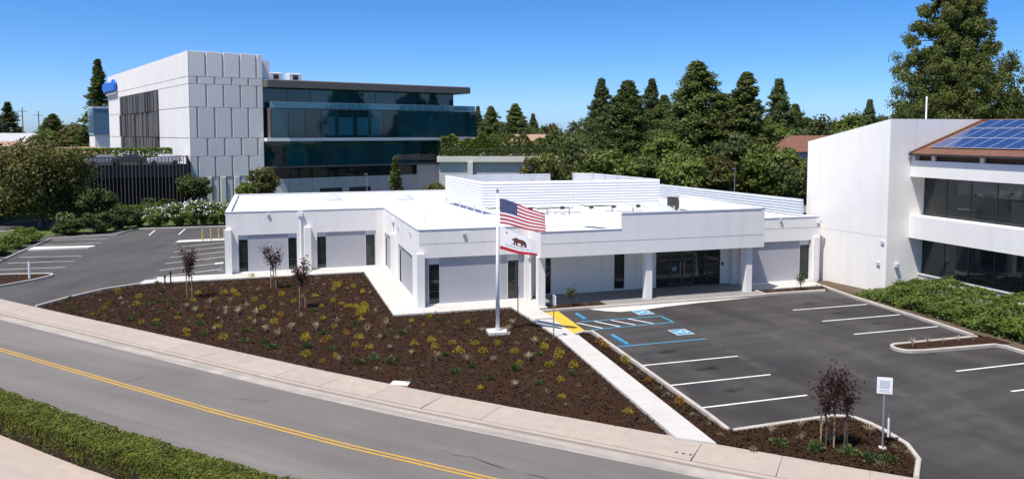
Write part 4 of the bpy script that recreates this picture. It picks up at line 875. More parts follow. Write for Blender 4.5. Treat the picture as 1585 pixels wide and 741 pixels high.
def pine(seed, h, r, m, nclump=420, per=46, cs=.8, leaf=.3, base=.1, pw=.62, prof=None):
    rg = np.random.default_rng(seed); root = tree_root('pine_tree'); tm = trunk_mesh(rg,h*.93,r*.06+.1,.01)
    C = []; D = []; NR = []; lob = rg.uniform(0,6.28,6)
    for i in range(nclump):
        t = base+(1-base)*(i+rg.random())/nclump; t = t if rg.random() > .15 else base+(1-base)*rg.random()*.6
        a = rg.uniform(0,6.283); q = rg.random()**.42; t = min(.995,max(base,t+rg.normal(0,.02)))
        Rm = r*(1-t)**pw*(.80+.28*math.sin(2*a+lob[0]+6*t)*math.sin(a+lob[1])+.10*rg.normal())*(1-.6*max(0,.16-t)/.16)
        R = Rm*q; z = h*t+.14*R*rg.normal()-.02*R
        cc = np.array([math.cos(a)*R, math.sin(a)*R, z]); k = cs*rg.uniform(.6,1.25)*(.30+.70*(1-t))
        if i % 5 == 0 and q > .5: tm.tube([(0,0,z-.12*R),(cc[0]*.5,cc[1]*.5,z-.03*R),tuple(cc)], [.10,.07,.03], 5)
        v = unit(rg.normal(size=(per,3))); v[:,2] = v[:,2]*.9+.1; rad = k*rg.random(per)**.45*(1+.22*np.abs(rg.normal(size=per)))
        C.append(cc+v*rad[:,None]*np.array([1,1,.95])); D.append(unit(v+rg.normal(0,.45,(per,3))+np.array([0,0,.35]))); NR.append(unit(v+rg.normal(0,.55,(per,3))+np.array([0,0,.3])))
    C = np.concatenate(C); D = np.concatenate(D); D = unit(D+rg.normal(0,.6,D.shape)); V,F = rot_leaf(C,D,leaf*rg.uniform(.6,1.3,len(C)),rg,.5,np.concatenate(NR))
    tm.build('trunk', M['bark'], root, True); npmesh('crown',V,F,m,root); return root
def broad(seed, h, r, m, nb=60, per=170, leaf=.17, base=.22, flat=1.0, name='broadleaf_tree', weep=0, trunk=.3, full=False):
    rg = np.random.default_rng(seed); root = tree_root(name); trunk_mesh(rg,h*.72,max(.06,r*.06),.02,7,r*.8,trunk).build('trunk', M['bark'], root, True)
    C = []; D = []; NR = []; cz = h*(1+base)/2; hz = h*(1-base)/2*flat
    for i in range(nb):
        v = rg.normal(size=3); v /= np.linalg.norm(v); q = rg.random()**.38
        k = r*rg.uniform(.15,.38); c0 = np.array([v[0]*(r-k*.7)*q, v[1]*(r-k*.7)*q, cz+v[2]*(hz-k*.55)*q])
        if not full: c0[:2] *= (1.0 if c0[2] > cz else .85)
        n_ = int(per*rg.uniform(.6,1.2)); w_ = unit(rg.normal(size=(n_,3))); rad = k*(rg.random(n_)**.33)*(1+.18*rg.normal(size=n_))
        p = c0+w_*rad[:,None]*np.array([1,1,.8]); p[:,2] -= weep*rg.random(n_)*k
        C.append(p); D.append(unit(w_*.3+rg.normal(0,.7,(n_,3))+np.array([0,0,-.25-weep]))); NR.append(unit(w_+rg.normal(0,.55,(n_,3))+np.array([0,0,.25])))
    C = np.concatenate(C); D = np.concatenate(D); ok = C[:,2] > .05; C = C[ok]; D = D[ok]; NR = np.concatenate(NR)[ok]
    V,F = rot_leaf(C,D,leaf*rg.uniform(.6,1.35,len(C)),rg,.55,NR); npmesh('crown',V,F,m,root); return root
_keep = []
def place(proto, x, y, h, r, label, cat, ph, pr, rz, group=None, z=-.05, name=None):
    o = proto if proto not in _keep else copy_tree(proto)
    if proto not in _keep: _keep.append(proto)
    if name: o.name = name
    o.location = (x,y,z); o.rotation_euler = (0,0,rz); o.scale = (r/pr, r/pr, h/ph); tag(o,label,cat,group); return o
# conifers: (x, y, height, radius, variant, label)
CO = [pine(11,17,6.0,M['con1'],600,112,.95,.125,.03,.92), pine(12,17,6.4,M['con1'],680,118,1.05,.13,.03,.80), pine(13,16,5.4,M['con3'],560,104,.85,.12,.03,1.05), pine(14,16,6.4,M['con2'],660,118,1.05,.13,.03,.76), conifer(15,17,4.4,M['con1'],.26,300,48,.04,1.0,.10,.6)]
for c_ in CO: c_.name = 'conifer_tree'
CH = [(17,6.0),(17,6.4),(16,5.4),(16,6.4),(17,4.4)]
G1 = 'conifers behind the white office'
for i,(x,y,h,r,v,l) in enumerate([
 (-38.9,211.1,25.5,4.4,4,'tall dark conifer at the far left end of the panelled block'),
 (-72.7,263.5,17.5,4.6,4,'dark conifer on the skyline at the left picture edge'),
 (-60.3,259.7,14.2,3.6,1,'dark conifer between the utility poles and the rounded tree'),
 (48.6,183.9,15.0,2.2,2,'leftmost conifer, touching the end of the glass block'),
 (48.9,173.4,14.7,2.8,1,'second conifer right of the glass block'),
 (51.2,162.1,14.9,3.4,0,'broad lone conifer above the planted deck'),
 (64.6,189.4,13.6,2.2,2,'small distant conifer right of the broad lone one'),
 (47.9,108.7,16.6,2.9,2,'slender blue-green conifer, first of the tall group behind the roof screen'),
 (48.1,100.2,15.8,3.6,1,'stout conifer, second of the tall group behind the roof screen'),
 (58.4,112.7,17.0,2.8,2,'narrow pointed conifer, third of the tall group'),
 (57.6,107.1,14.4,2.8,0,'lower conifer between narrow pointed and tallest conifers'),
 (56.4,95.5,18.1,4.0,1,'tallest dense dark conifer left of the clumpy pine'),
 (62.2,97.9,14.2,2.8,3,'olive conifer between the tallest one and the clumpy pine'),
 (69.6,95.6,16.2,2.7,2,'pointed conifer just right of the clumpy pine'),
 (73.5,97,13.0,2.4,0,'dark shorter conifer at the right end of the tall group'),
 (102.6,114.7,14.6,2.2,2,'thin conifer tips left of the giant pine'),
 (109.4,91.6,14.9,2.2,1,'small conifer at the right picture edge beside giant pine')]):
    place(CO[v],x,y,h*1.08,r*(3.05 if v < 4 else 1.95),l,'conifer',*CH[v],i*1.7,G1)
PN = [pine(21,27,11.8,M['con2'],1550,150,1.12,.135,.12,.66), pine(22,17,4.6,M['con2'],520,90,.95,.17,.04,.75)]
place(PN[0],66.9,62.9,27,10.7,'giant olive-green pine towering behind the white two-storey building','pine',27,11.8,1.9); place(PN[1],60.6,90.0,17.8,7.2,'tall clumpy pine in the centre of the tall group','pine',17,4.6,2.2,G1)
BL = [broad(31,8,3.2,M['bl1'],64,170,.20), broad(32,8,3.2,M['bl2'],64,170,.19), broad(33,8,3.2,M['bl3'],70,160,.20,.2), broad(34,4,1.8,M['bl4'],40,120,.13,.1)]
BH = [(8,3.2)]*3+[(4,1.8)]
G2 = 'broadleaf trees behind the office roof'
for i,(x,y,h,r,v,l) in enumerate([
 (-46.5,224,12.8,5.2,2,'rounded grey-green tree left of the tall far conifer'),
 (-41,211.7,12.0,3.6,1,'small dark tree beside the blue glass annex'),
 (-52,216,11.5,4.0,0,'mid green tree beside the rounded grey-green one'),
 (-84,240,11.5,6,1,'dark tree mass at the far left skyline edge'),
 (65.3,178.7,12.8,3.4,2,'distant olive tree behind the tan-roofed house'),
 (58,172,12.0,4.0,0,'green tree left of the tan-roofed house'),
 (47.1,121.5,11.8,3.6,1,'dark rounded tree left of the slender blue-green conifer'),
 (28.1,79.2,8.2,3.0,2,'brownish green tree behind the gap in the roof screen'),
 (40.5,97.4,10.6,3.7,1,'dark tree under the slender blue-green conifer'),
 (36.7,80.7,8.7,4.4,0,'wide sunlit green tree behind the right part of the roof screen'),
 (42.6,83.2,7.9,3.4,1,'dark green tree right of the wide sunlit one'),
 (43.4,76.6,8.2,3.1,0,'bright green tree at the right end of the roof screen'),
 (49.0,79.0,7.7,3.4,2,'olive tree behind the middle of the roof fence'),
 (56.0,85.2,10.6,3.8,1,'dark tree below the clumpy pine'),
 (55.8,78.0,9.2,3.7,0,'light green tree behind the right part of the roof fence'),
 (54.0,70.5,7.4,3.0,1,'dark glossy tree next to the white end wall'),
 (49.9,92.3,10.2,4.0,0,'green tree below the narrow pointed conifer'),
 (58.5,76,7.6,3.4,2,'olive tree below the brown-roofed building eave'),
 (99.3,126.2,15.0,5.8,1,'large dark tree left of the giant pine on the skyline'),
 (107.5,124.9,14.6,5.4,0,'green tree in the skyline mass before the giant pine'),
 (113,121,15.2,5.6,1,'dark tree directly left of the giant pine foot'),
 (78.8,91.6,11.6,4.6,0,'sunlit green tree just above the sloping white wall'),
 (99.9,84.7,14.3,3.2,0,'green tree behind the solar roof at right edge'),
 (88,80,12.5,4.6,1,'dark tree below the giant pine behind the parapet'),
 (17.2,82.6,4.9,1.7,2,'low olive shrub tree left of the roof screen'),
 (-.8,105,5.9,2.3,2,'bronze-tipped young tree before the pale panels'),
 (-2.9,103.5,4.1,1.3,0,'small green tree left of the bronze-tipped one'),
 (-9.2,109.5,4.9,2.7,1,'bushy dark green tree at the base of the pale corner'),
 (5.6,104,2.6,1.6,3,'fresh green shrub before the blue-grey wall'),
 (9.6,103,2.0,1.4,3,'low fresh shrub left of the pointed spruce'),
 (52,128,8.6,5,3,'pale green tree beside the concrete ramp'),
 (66.5,93,11.6,4.2,0,'green tree right of the clumpy pine foot'),
 (53.5,101,11.0,4.2,1,'dark tree between the stout and narrow conifers'),
 (45,110,10.6,3.8,0,'green tree below the palm head'),
 (38.5,90,8.2,3.4,2,'olive tree left of the wide sunlit tree')]):
    place(BL[v],x,y,h,r,l,'tree',*BH[v],i*2.1,G2)
sp_ = conifer(41,7.2,1.5,M['con2'],.17,170,34,.03,.9,.08); place(sp_,13.0,83.9,7.4,1.45,'small pointed spruce behind the office roof','spruce',7.2,1.5,0,name='spruce_tree')
# left foreground trees
LT = [broad(51,9.3,4.9,M['bl3'],170,180,.16,.12,1,'broadleaf_tree',.9,.25), broad(52,9,4.0,M['bl2'],90,200,.19,.05)]
place(LT[0],-23.2,93.6,9.9,5.7,'large drooping olive-brown tree by the side lot','tree',9.3,4.9,0); place(LT[1],-28.5,98,8.7,4.4,'dark green tree at the left picture edge','tree',9,4.0,1)
place(LT[1],-31.5,104,9.4,4.6,'dark tree partly hidden behind the drooping one','tree',9,4.0,3); place(LT[0],-34.5,97,8.2,4.2,'olive tree cut by the left picture edge','tree',9.3,4.9,2.5)
place(LT[1],-18.2,93.0,4.4,2.8,'low dark tree right of the drooping olive one','tree',9,4.0,4)
pt = empty('palm_tree'); rg = np.random.default_rng(5); MB().tube([(0,0,0),(.1,0,6),(0,.1,12.2)], [.35,.28,.22], 8).build('trunk', M['bark'], pt, True)
C=[];D=[]
for i in range(46):
    a = i*2.4; el = rg.uniform(-.5,1.3); u = np.linspace(.1,1,16); L = 2.0; x = u*L*math.cos(el)
    z = 12.3+u*L*math.sin(el)-.9*u**2; C.append(np.stack([math.cos(a)*x,math.sin(a)*x,z],1)+rg.normal(0,.07,(16,3))); D.append(unit(np.stack([np.full(16,math.cos(a))+rg.normal(0,.5,16),np.full(16,math.sin(a))+rg.normal(0,.5,16),rg.normal(-.3,.3,16)],1)))
C=np.concatenate(C);D=np.concatenate(D);V,F=rot_leaf(C,D,np.full(len(C),.28),rg,.3);npmesh('crown',V,F,M['con3'],pt); pt.location=(47.1,116.3,-1.6); tag(pt,'grey-green palm head above the trees left of the conifers','palm tree')
# shrubs of the side lot
SB = [broad(61,2,1.3,M['bl2'],34,150,.10,.02,1,'shrub',0,.1,True), broad(62,1.6,1.2,M['bl4'],30,130,.09,.02,1,'shrub',0,.1,True), broad(63,2.4,1.6,M['bl1'],40,170,.10,.02,1,'flowering_shrub',0,.1,True)]
rg = np.random.default_rng(9); n_ = 170; v = unit(rg.normal(size=(n_,3))); v[:,2] = np.abs(v[:,2]); C = v*np.array([1.52,1.52,1.25])*rg.uniform(.86,1.05,n_)[:,None]+np.array([0,0,1.15]); D = unit(rg.normal(size=(n_,3))); V,F = rot_leaf(C,D,rg.uniform(.05,.11,n_),rg,.8); tag(npmesh('flowers',V,F,M['flower'],SB[2]),kind='stuff')
for i,(x,y,h,r) in enumerate([(-11.5,89.8,2.3,1.5),(-9.5,90.0,2.7,1.7),(-7.5,89.6,3.0,1.8),(-5.6,89.7,2.7,1.7),(-3.9,89.8,2.6,1.5)]):
    place(SB[2],x,y,h,r,['leftmost','second','tallest middle','fourth','rightmost'][i]+' white-flowered shrub along the back of the side lot','flowering shrub',2.4,1.6,i*1.3,'white-flowered shrubs')
for i,(x,y,h,r,l) in enumerate([(-19.0,86.2,1.7,1.9,'dark shrub at the front left of the side lot bed'),(-16.6,86.6,2.2,1.9,'dark shrub second from left behind the side lot'),(-14.6,88.8,2.4,1.8,'dark shrub third from left behind the side lot'),(-13.2,90.5,2.0,1.4,'grey-green shrub beside the leftmost white-flowered one')]):
    place(SB[0],x,y,h,r,l,'shrub',2,1.3,i*1.9,'dark side lot shrubs')
for i,(x,y,h,r,l) in enumerate([(-21.0,80,1.2,1.5,'bright shrub at the far end of the left kerb'),(-21.2,76.5,1.5,1.4,'bright shrub second along the left kerb'),(-21.4,73,1.3,1.5,'bright shrub third along the left kerb'),(-21.6,69.5,1.6,1.6,'bright shrub nearest along the left kerb'),(-13.6,103,1.9,1.3,'round bright shrub before the slatted deck'),(-22.4,83.5,1.4,1.3,'bright shrub under the drooping tree')]):
    place(SB[1],x,y,h,r,l,'shrub',1.6,1.2,i*1.1,'bright left kerb shrubs')
for i,(x,y,h,r) in enumerate([(-14.6,108,1.9,1.4),(-12.4,108,1.7,1.3),(-18.2,107,1.4,1.2)]):
    place(SB[0],x,y,h,r,['middle clipped dark shrub before the slatted deck','right clipped dark shrub before the slatted deck','left clipped dark shrub before the slatted deck'][i],'shrub',2,1.3,i,'shrubs before the deck')
# planted roof edges
def leafbox(name, label, cat, x0, x1, y0, y1, z0, z1, n, leaf, m, seed, Mx=None, kind=None, shape=None, top=.5):
    rg = np.random.default_rng(seed); C = np.stack([rg.uniform(x0,x1,n),rg.uniform(y0,y1,n),rg.uniform(z0,z1,n)],1)
    s = rg.random(n); C[:,2] = np.where(s < top, z1+rg.normal(0,.05,n), C[:,2]); f = (s >= top)&(s < top+.3); C[f,1] = y0+rg.normal(0,.04,f.sum()); f = s >= top+.4; C[f,1] = y1+rg.normal(0,.04,f.sum())
    if shape is not None: C = shape(C, rg)
    D = unit(rg.normal(size=(n,3))+np.array([0,0,.5])); V,F = rot_leaf(C,D,leaf*rg.uniform(.6,1.4,n),rg,.5)
    if Mx is not None: V = V @ np.array(Mx.to_3x3()).T + np.array(Mx.translation)
    o = npmesh(name,V,F,m); tag(o,label,cat,kind=kind); return o
MD = Matrix.Translation((36,117,0)) @ Matrix.Rotation(math.radians(-17),4,'Z')
leafbox('roof_hedge','clipped dark hedge along the planted deck roof','hedge',-11,9,.2,1.4,6.2,7.3,9000,.14,M['bl2'],71,MD)
leafbox('roof_shrubs','bright green shrubs behind the deck roof hedge','shrubs',-11,6,3,7,6.2,9.0,9000,.22,M['bl4'],72,MD, shape=lambda C,rg: C+np.stack([0*C[:,0],0*C[:,0],.45*np.sin(C[:,0]*1.1)+.3*np.sin(C[:,0]*2.7+1)],1))
leafbox('deck_hedge','yellow-green clipped hedge behind the cars on the slatted deck','hedge',-15,13,12,14,5.6,7.6,14000,.17,M['bl4'],73,Matrix.Translation((-24,111.5,0)) @ Matrix.Rotation(math.radians(7),4,'Z'))
leafbox('garden_hedge','low green hedge along the garden before the slatted deck','hedge',-20,4,105.6,106.4,0,.9,7000,.12,M['bl1'],74)
# foreground hedge
hd = [p for p in off(10.12) if -30 < p[0] < 12]; hd = resample(hd,.5); rg = np.random.default_rng(77)
HG = empty('clipped_hedge', (-6,26,0)); tag(HG,'long clipped box hedge along the near side of the street','hedge')
hc = MB(); A_ = offset(hd,.52); B_ = offset(hd,-.52); n_ = len(hd)
hc.add([(x,y,.03) for x,y in A_]+[(x,y,.84) for x,y in A_]+[(x,y,.84) for x,y in B_]+[(x,y,.03) for x,y in B_],[(k*n_+i,k*n_+i+1,((k+1)%4)*n_+i+1,((k+1)%4)*n_+i) for k in range(3) for i in range(n_-1)]); hc.build('stems', M['twig'], HG)
hp_ = np.array(hd); N_ = 150000; ii = rg.integers(0,len(hd)-1,N_); fr_ = rg.random(N_)[:,None]; base_ = hp_[ii]*(1-fr_)+hp_[ii+1]*fr_; tg = unit(hp_[ii+1]-hp_[ii]); nr = np.stack([-tg[:,1],tg[:,0]],1)
s_ = rg.random(N_); lat = np.where(s_ < .55, rg.uniform(-.58,.58,N_), np.where(s_ < .92, -.56, .56)+rg.normal(0,.03,N_)); zz_ = np.where(s_ < .55, .89, .04+.86*rg.random(N_)**.55)
along = np.cumsum(np.r_[0,np.linalg.norm(np.diff(hp_,axis=0),axis=1)])[ii]; wv = .018*np.sin(along*2.1)+.012*np.sin(along*4.7+lat*5)+rg.normal(0,.014,N_)
zz_ = zz_+wv*(zz_ > .6); lat = lat+.03*np.sin(along*3.3+zz_*4)+np.where(s_ >= .55,-.07*np.sign(lat)*(.9-zz_).clip(0,1),0)
C = np.stack([base_[:,0]+nr[:,0]*lat, base_[:,1]+nr[:,1]*lat, zz_],1); D = unit(rg.normal(size=(N_,3))+np.array([0,0,.6])); isl_ = (s_ < .55)[:,None]; sg_ = np.where(lat > 0,1.,-1.)[:,None]; NN = np.where(isl_,np.array([[0,0,1.]]),np.concatenate([nr*sg_,np.full((N_,1),-.05)],1)); NN = unit(NN+rg.normal(0,.36,(N_,3))); V,F = rot_leaf(C,D,.038*rg.uniform(.6,1.5,N_),rg,.5,NN)
fo = npmesh('foliage',V,F,M['hedge'],HG); fo.matrix_parent_inverse = wm(HG).inverted()
# leafy shrub bank beside the right building
rg = np.random.default_rng(88); N_ = 56000; y = rg.uniform(9,39.0,N_); t = rg.random(N_); x = 33.55+(y-28)*.05+t*(4.75-(y-28)*.035)
clamp = np.clip((39.3-y)/2.5,.25,1); hgt = (.42+.62*np.clip(t*2.0,0,1)+.16*np.sin(x*2.3+y*1.1)+.14*np.sin(y*2.7-x)+.1*np.sin(y*6.1+x*4))*clamp; hgt = np.where(y > 36.5, hgt*np.clip((x-33.2)/2.2,.35,1), hgt)
q = rg.random(N_); z = np.where(q < .72, hgt+rg.normal(0,.06,N_), hgt*rg.random(N_)); C = np.stack([x,y,z+.08],1)
D = unit(rg.normal(size=(N_,3))*.8+np.array([-.2,-.1,.7])); NN = unit(np.array([[-.25,-.1,.8]])+rg.normal(0,.5,(N_,3))); V,F = rot_leaf(C,D,.10*rg.uniform(.6,1.5,N_),rg,.36,NN); o = npmesh('shrub_bank',V,F,M['bank']); tag(o,'dense bright green shrub bank below the ribbon windows','shrubs',kind='stuff')
place(SB[1],34.7,28.2,1.3,.95,'yellow-green shrub at the right edge of the shrub bank','shrub',1.6,1.2,.4)

# ------------------------------------------------------------------ young trees
def plum(seed, h, r, stems=1, stakes=True, m='plum', nl=620):
    rg = np.random.default_rng(seed); root = tree_root('plum_tree' if m == 'plum' else 'sapling'); tm = MB(); C=[];D=[]
    for s in range(stems):
        bx = (s-(stems-1)/2)*.27; by = .1*math.sin(s*2.2)
        hh = h*(1-.14*abs(s-1) if stems > 1 else 1); top = Vector((bx*1.15,by,hh*.50)); tm.tube([(bx,by,0),(bx+.02,by,hh*.3),tuple(top)], [.03,.026,.022], 7)
        for k in range(8 if stems == 1 else 6):
            a = k*2.4+rg.random(); L = r*(.55+.5*rg.random()); e_ = top+Vector((math.cos(a)*L*.75,math.sin(a)*L*.75,hh*(.16+.28*rg.random()))); md = top.lerp(e_,.5)+Vector((0,0,-.04)); st_ = top-Vector((0,0,hh*.12*rg.random())); tm.tube([st_,md,e_], [.014,.010,.005], 5)
            n_ = int(nl/stems/6.2); u = rg.random(n_)**.7; p = np.outer(1-u,np.array(st_))+np.outer(u,np.array(e_))+rg.normal(0,.10+.04*r,(n_,3)); C.append(p); D.append(unit(rg.normal(size=(n_,3))+np.array([0,0,.2])))
    tm.build('trunk', M['barkp'], root, True); C=np.concatenate(C);D=np.concatenate(D); V,F = rot_leaf(C,D,.052*rg.uniform(.7,1.4,len(C)),rg,.55); npmesh('crown',V,F,M[m],root)
    if stakes:
        for sx in ((-.16,.16) if stems == 1 else (-.42,.0,.40)): MB().tube([(sx,.03,0),(sx,.03,h*(.48 if stems == 1 else .46))], .026, 6).build('stake', M['woodp'], root, True)
        MB().bar((-.18,.03,h*.4),(.18,.03,h*.4), .02, .02).build('tie', M['dark'], root, True)
    return root
for sd,x,y,h,r,st,l in [(101,-4.73,50.05,3.35,.75,1,'staked purple-leaved young tree nearest the side lot'),(102,.11,51.6,2.95,.85,1,'staked purple-leaved young tree before the grey panel'),(103,1.65,45.3,3.25,.7,1,'staked purple-leaved young tree closest to the flagpole bed middle'),(104,16.85,19.9,3.0,.40,3,'three-stemmed purple-leaved young tree in the corner bed')]:
    t_ = plum(sd,h,r,st,True,'plum',1500 if st == 3 else 800); t_.location = (x,y,.05); t_.rotation_euler = (0,0,-.3); tag(t_,l,'young tree','purple-leaved young trees')
for sd,x,y,h,l in [(105,16.35,41.15,1.25,'small green sapling in the bed under the canopy'),(106,31.95,41.2,1.05,'small green sapling in the bed right of the entrance')]:
    t_ = plum(sd,h,.32,1,False,'glf',220); t_.location = (x,y,.08); tag(t_,l,'sapling')

# ------------------------------------------------------------------ small plants of the beds
def grass_tuft(seed, m='straw'):
    rg = np.random.default_rng(seed); m_ = MB()
    for i in range(34):
        a = rg.uniform(0,6.28); L = rg.uniform(.25,.5); le = rg.uniform(.15,.8); d = Vector((math.cos(a),math.sin(a),0)); n_ = Vector((-d.y,d.x,0))*.011; b = d*.03*rg.random()
        p1 = b+d*L*.45*le*.6+Vector((0,0,L*.6)); p2 = b+d*L*le+Vector((0,0,L*(1.0-.35*le)))
        m_.add([b-n_,b+n_,p1+n_,p1-n_,p2],[(0,1,2,3),(3,2,4)])
    return m_.build('grass_tuft', M[m])
def leafy(seed, r, h, n, leaf, m, name, asp=.5, up=.5):
    rg = np.random.default_rng(seed); v = unit(rg.normal(size=(n,3))); v[:,2] = np.abs(v[:,2]); C = v*np.array([r,r,h])*rg.random(n)[:,None]**.5+np.array([0,0,.02]); D = unit(v+rg.normal(0,.4,(n,3))+np.array([0,0,up])); V,F = rot_leaf(C,D,leaf*rg.uniform(.7,1.3,n),rg,asp); return npmesh(name,V,F,M[m])
KIND = dict(
 g=([grass_tuft(201),grass_tuft(202),grass_tuft(203)], 'straw-coloured grass tuft {b}','grass tuft'),
 y=([leafy(211,.25,.36,110,.048,'ylf','yellow_shrub'),leafy(212,.28,.30,110,.046,'ylf','yellow_shrub')], 'yellow-leaved dwarf shrub {b}','dwarf shrub'),
 o=([leafy(213,.24,.30,90,.05,'olf','bronze_shrub')], 'orange-bronze dwarf shrub {b}','dwarf shrub'),
 n=([leafy(221,.32,.3,150,.06,'glf','green_shrub'),leafy(222,.36,.26,150,.055,'glf','green_shrub')], 'dark green dwarf shrub {b}','dwarf shrub'),
 s=([leafy(231,.15,.18,40,.06,'sage','sage_seedling',.35,.9),leafy(232,.24,.16,30,.07,'sage','sage_seedling',.3,.6),leafy(233,.17,.26,30,.06,'sage','sage_seedling',.35,1.2)], 'small grey-green seedling {b}','seedling'),
)
LAND = [(PX,PY,2.2,'around the flagpole footing'),(-4.73,50.05,1.6,'under the young tree nearest the side lot'),(.11,51.6,1.6,'under the young tree before the grey panel'),(1.65,45.3,1.7,'under the young tree closest to the bed middle'),(4.8,30.3,1.6,'near the utility box lid'),(12.35,38.6,1.3,'near the thin dark post')]
usedp = set(); pr_ = random.Random(6); spots = []
BN = {1:'large planting bed',2:'corner planting bed',3:'narrow strip beside the walkway',4:'parking lot island',5:'bed right of the entrance',6:'small bed under the canopy',7:'side lot island'}
def plant(k, x, y, b, s=1.0, z=.06):
    protos,lab,cat = KIND[k]; p = pr_.choice(protos)
    if p.name in usedp: o = p.copy(); COL.objects.link(o)
    else: o = p; usedp.add(p.name)
    o.location = (x,y,z); o.rotation_euler = (0,0,pr_.uniform(0,6.28)); s *= pr_.uniform(.8,1.2); o.scale = (s,s,s*pr_.uniform(.85,1.15))
    wh = 'in the '+BN[b]
    if b == 1:
        dB = min((x-q[0])**2+(y-q[1])**2 for q in BACK)**.5
        for lx,ly,ld,lt in LAND:
            if (x-lx)**2+(y-ly)**2 < ld*ld: wh = lt; break
        else:
            wh = 'along the sidewalk edge of the big bed' if dB < 1.6 else 'beside the walkway at the left wing' if y > 53.2 else 'beside the inner corner walkway' if x > 4.6 and y > 41 else 'beside the white walkway to the street' if x > 11.4 else 'in the left end of the large planting bed' if x < -3 else 'in the right part of the large planting bed' if x > 5.5 else 'in the middle of the large planting bed'
        if s > 1.0 and k != 'g': lab = lab.replace('dwarf','larger').replace('small','larger')
    tag(o, lab.format(b=wh), cat, cat+'s: '+lab.format(b=wh)[:60]); spots.append((x,y))
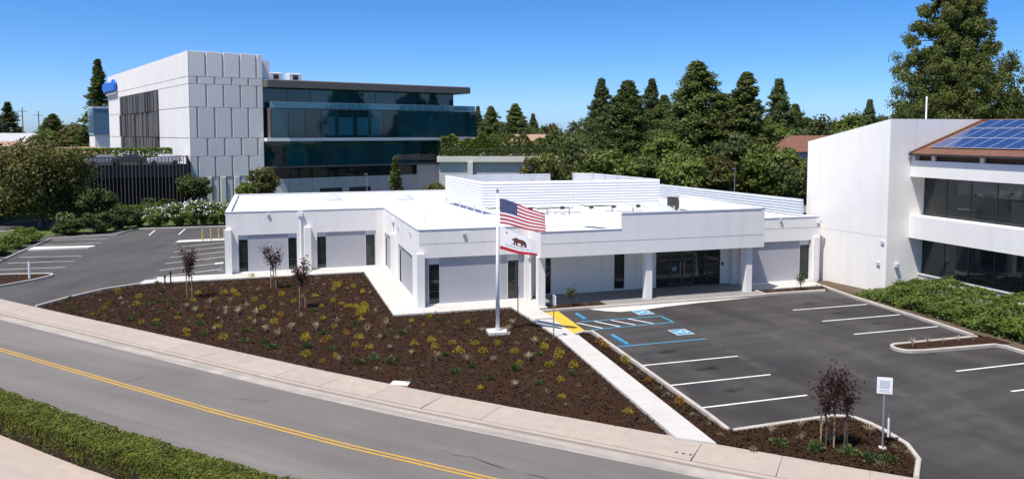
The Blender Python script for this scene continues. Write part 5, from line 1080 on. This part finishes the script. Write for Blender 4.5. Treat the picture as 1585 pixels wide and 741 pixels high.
PL1 = [
('g',-0.36,40.43),('g',0.89,40.15),('g',2.10,40.08),('g',3.20,40.90),('g',0.22,39.27),('g',4.45,38.34),('g',4.90,37.10),('g',5.11,35.26),('g',5.90,34.07),('g',6.83,32.99),('g',7.95,32.18),('g',9.10,32.01),('g',10.72,31.89),('g',11.80,34.27),('g',5.56,39.63),('g',2.72,33.81),('g',9.95,36.97),('g',11.13,36.36),('g',8.97,28.47),('y',6.34,35.74),('y',7.23,36.14),('y',7.11,34.77),('y',8.09,35.42),('y',9.04,34.90),('y',9.06,33.49),('y',10.07,34.58),('y',10.45,33.18),('y',8.04,33.93),('y',4.24,35.75),('y',12.02,33.54),('y',3.97,37.62),('y',3.67,36.36),('y',2.56,38.06),('y',1.56,38.61),('y',4.64,43.68),('y',5.00,44.20),('y',4.76,42.96),('y',4.60,44.65),('y',4.07,44.82),('y',7.00,40.27),('o',3.50,38.49),('o',0.50,43.74),('o',2.35,37.44),('n',1.47,35.57),('n',2.58,36.05),('n',11.39,30.92),('n',3.58,33.54),('n',6.16,37.91),('n',10.03,28.61),('n',8.34,29.78),('n',4.89,33.14),('n',8.04,31.60),('n',9.63,30.75),('n',7.16,30.99),('n',-0.10,37.31),('n',1.48,36.82),('n',2.40,39.08),('y',12.28,32.27),('y',11.97,31.67),('y',11.26,30.76),('y',12.17,30.29),('y',11.93,33.31),('y',10.43,33.15),('g',10.67,31.78),('g',11.80,34.22),('g',11.82,37.87),('n',11.39,32.44),('n',9.74,30.69),('n',11.72,29.38),('g',-1.39,45.93),('g',-0.88,41.99),('g',-0.35,40.16),('g',0.87,40.05),('g',2.11,39.94),('g',-4.64,47.29),('g',-4.03,45.75),('g',-3.41,47.62),('g',-2.41,44.60),('g',-1.81,44.73),('g',0.26,39.18),('g',-0.85,44.11),('g',-2.27,47.62),('y',-5.86,44.43),('y',-4.86,44.73),('y',-6.50,44.04),('y',1.39,35.32),('y',-1.99,49.83),('y',-2.79,50.89),('y',-4.45,49.04),('y',-2.66,41.98),('y',-2.28,39.47),('y',-0.97,47.96),('y',0.10,41.98),('y',1.52,38.28),('y',-7.46,48.88),('y',-8.99,48.30),('y',-2.27,51.15),('y',0.60,49.02),('y',-0.52,45.66),('n',-3.60,42.84),('n',-1.30,38.67),('n',-0.06,37.10),('n',-3.18,40.52),('n',-6.88,48.70),('n',-5.76,46.29),('n',-5.81,43.53),('n',-1.23,40.70),('o',0.44,43.39),('o',-9.18,46.83),('y',4.01,50.83),('y',3.94,51.94),('y',4.30,51.83),('y',5.04,50.51),('y',4.75,43.23),('y',4.50,42.52),('y',5.03,43.67),('y',3.83,45.73),('y',4.27,44.74),('y',5.05,44.78),('y',-0.45,45.93),('y',-2.06,50.01),('y',-1.26,55.89),('y',0.57,49.51),('g',-1.35,45.93),('g',-1.77,44.99),('g',-2.44,45.47),('g',1.48,42.71),('s',3.79,53.13),('s',3.63,54.77),('s',3.03,54.15),('s',4.69,51.71),('s',2.51,52.02),]
PL2 = [
('g',15.60,21.38),('g',16.82,21.51),('g',17.68,21.50),('g',16.89,20.13),('g',18.68,20.42),('n',17.23,18.69),('n',17.72,18.54),('n',16.95,19.32),('n',16.13,19.91),('n',15.32,20.62),('s',16.29,20.80),('s',18.64,19.36),('s',17.18,18.30),('s',18.64,18.90),('s',14.29,20.48),('s',17.42,20.45),]
PL3 = [
('o',14.76,33.37),('o',14.68,32.63),('y',14.58,30.34),('s',14.33,29.21),('s',14.34,28.43),('s',14.27,26.61),('s',14.16,25.69),('s',14.07,23.73),('s',14.04,22.72),('s',13.95,21.74),('o',14.36,27.60),('o',14.23,24.91),]
for k,x,y in PL1: plant(k,x,y,1,1.0 if k == 'g' else .82 if k == 'y' else .85)
for k,x,y in PL2: plant(k,x,y,2,1.0,.07)
for k,x,y in PL3: plant(k,x,y,3,.9,.07)
for x in (28.3,29.2,30.1,31.0,31.9): plant('g',x,28.45,4,.9,.09)
for x in (29.9,30.6,31.2,32.6,33.2): plant('s',x,41.2+.1*math.sin(x*9),5,.9,.1)
for x in (15.4,17.2,17.9): plant('s',x,41.1,6,.9,.1)
for x in (-22,-20.5,-19,-17.8,-16.6): plant('s',x,60.2+.6*math.sin(x*3),7,1.1,.1)
ys_ = 0; tries = 0; want = 215
while want and tries < 20000:
    tries += 1; x = pr_.uniform(-12.6,13.1); y = pr_.uniform(22.5,55.6)
    if not inpoly(x,y,BED1) or not inpoly(x+.25,y-.2,BED1) or not inpoly(x-.2,y-.35,BED1) or not inpoly(x+.2,y+.2,BED1): continue
    if min((x-a)**2+(y-b)**2 for a,b in spots) < .72**2: continue
    q = pr_.random(); plant('s' if q < .60 else 'n' if q < .78 else 'g' if q < .86 else 'y' if q < .96 else 'o', x, y, 1, .7); want -= 1
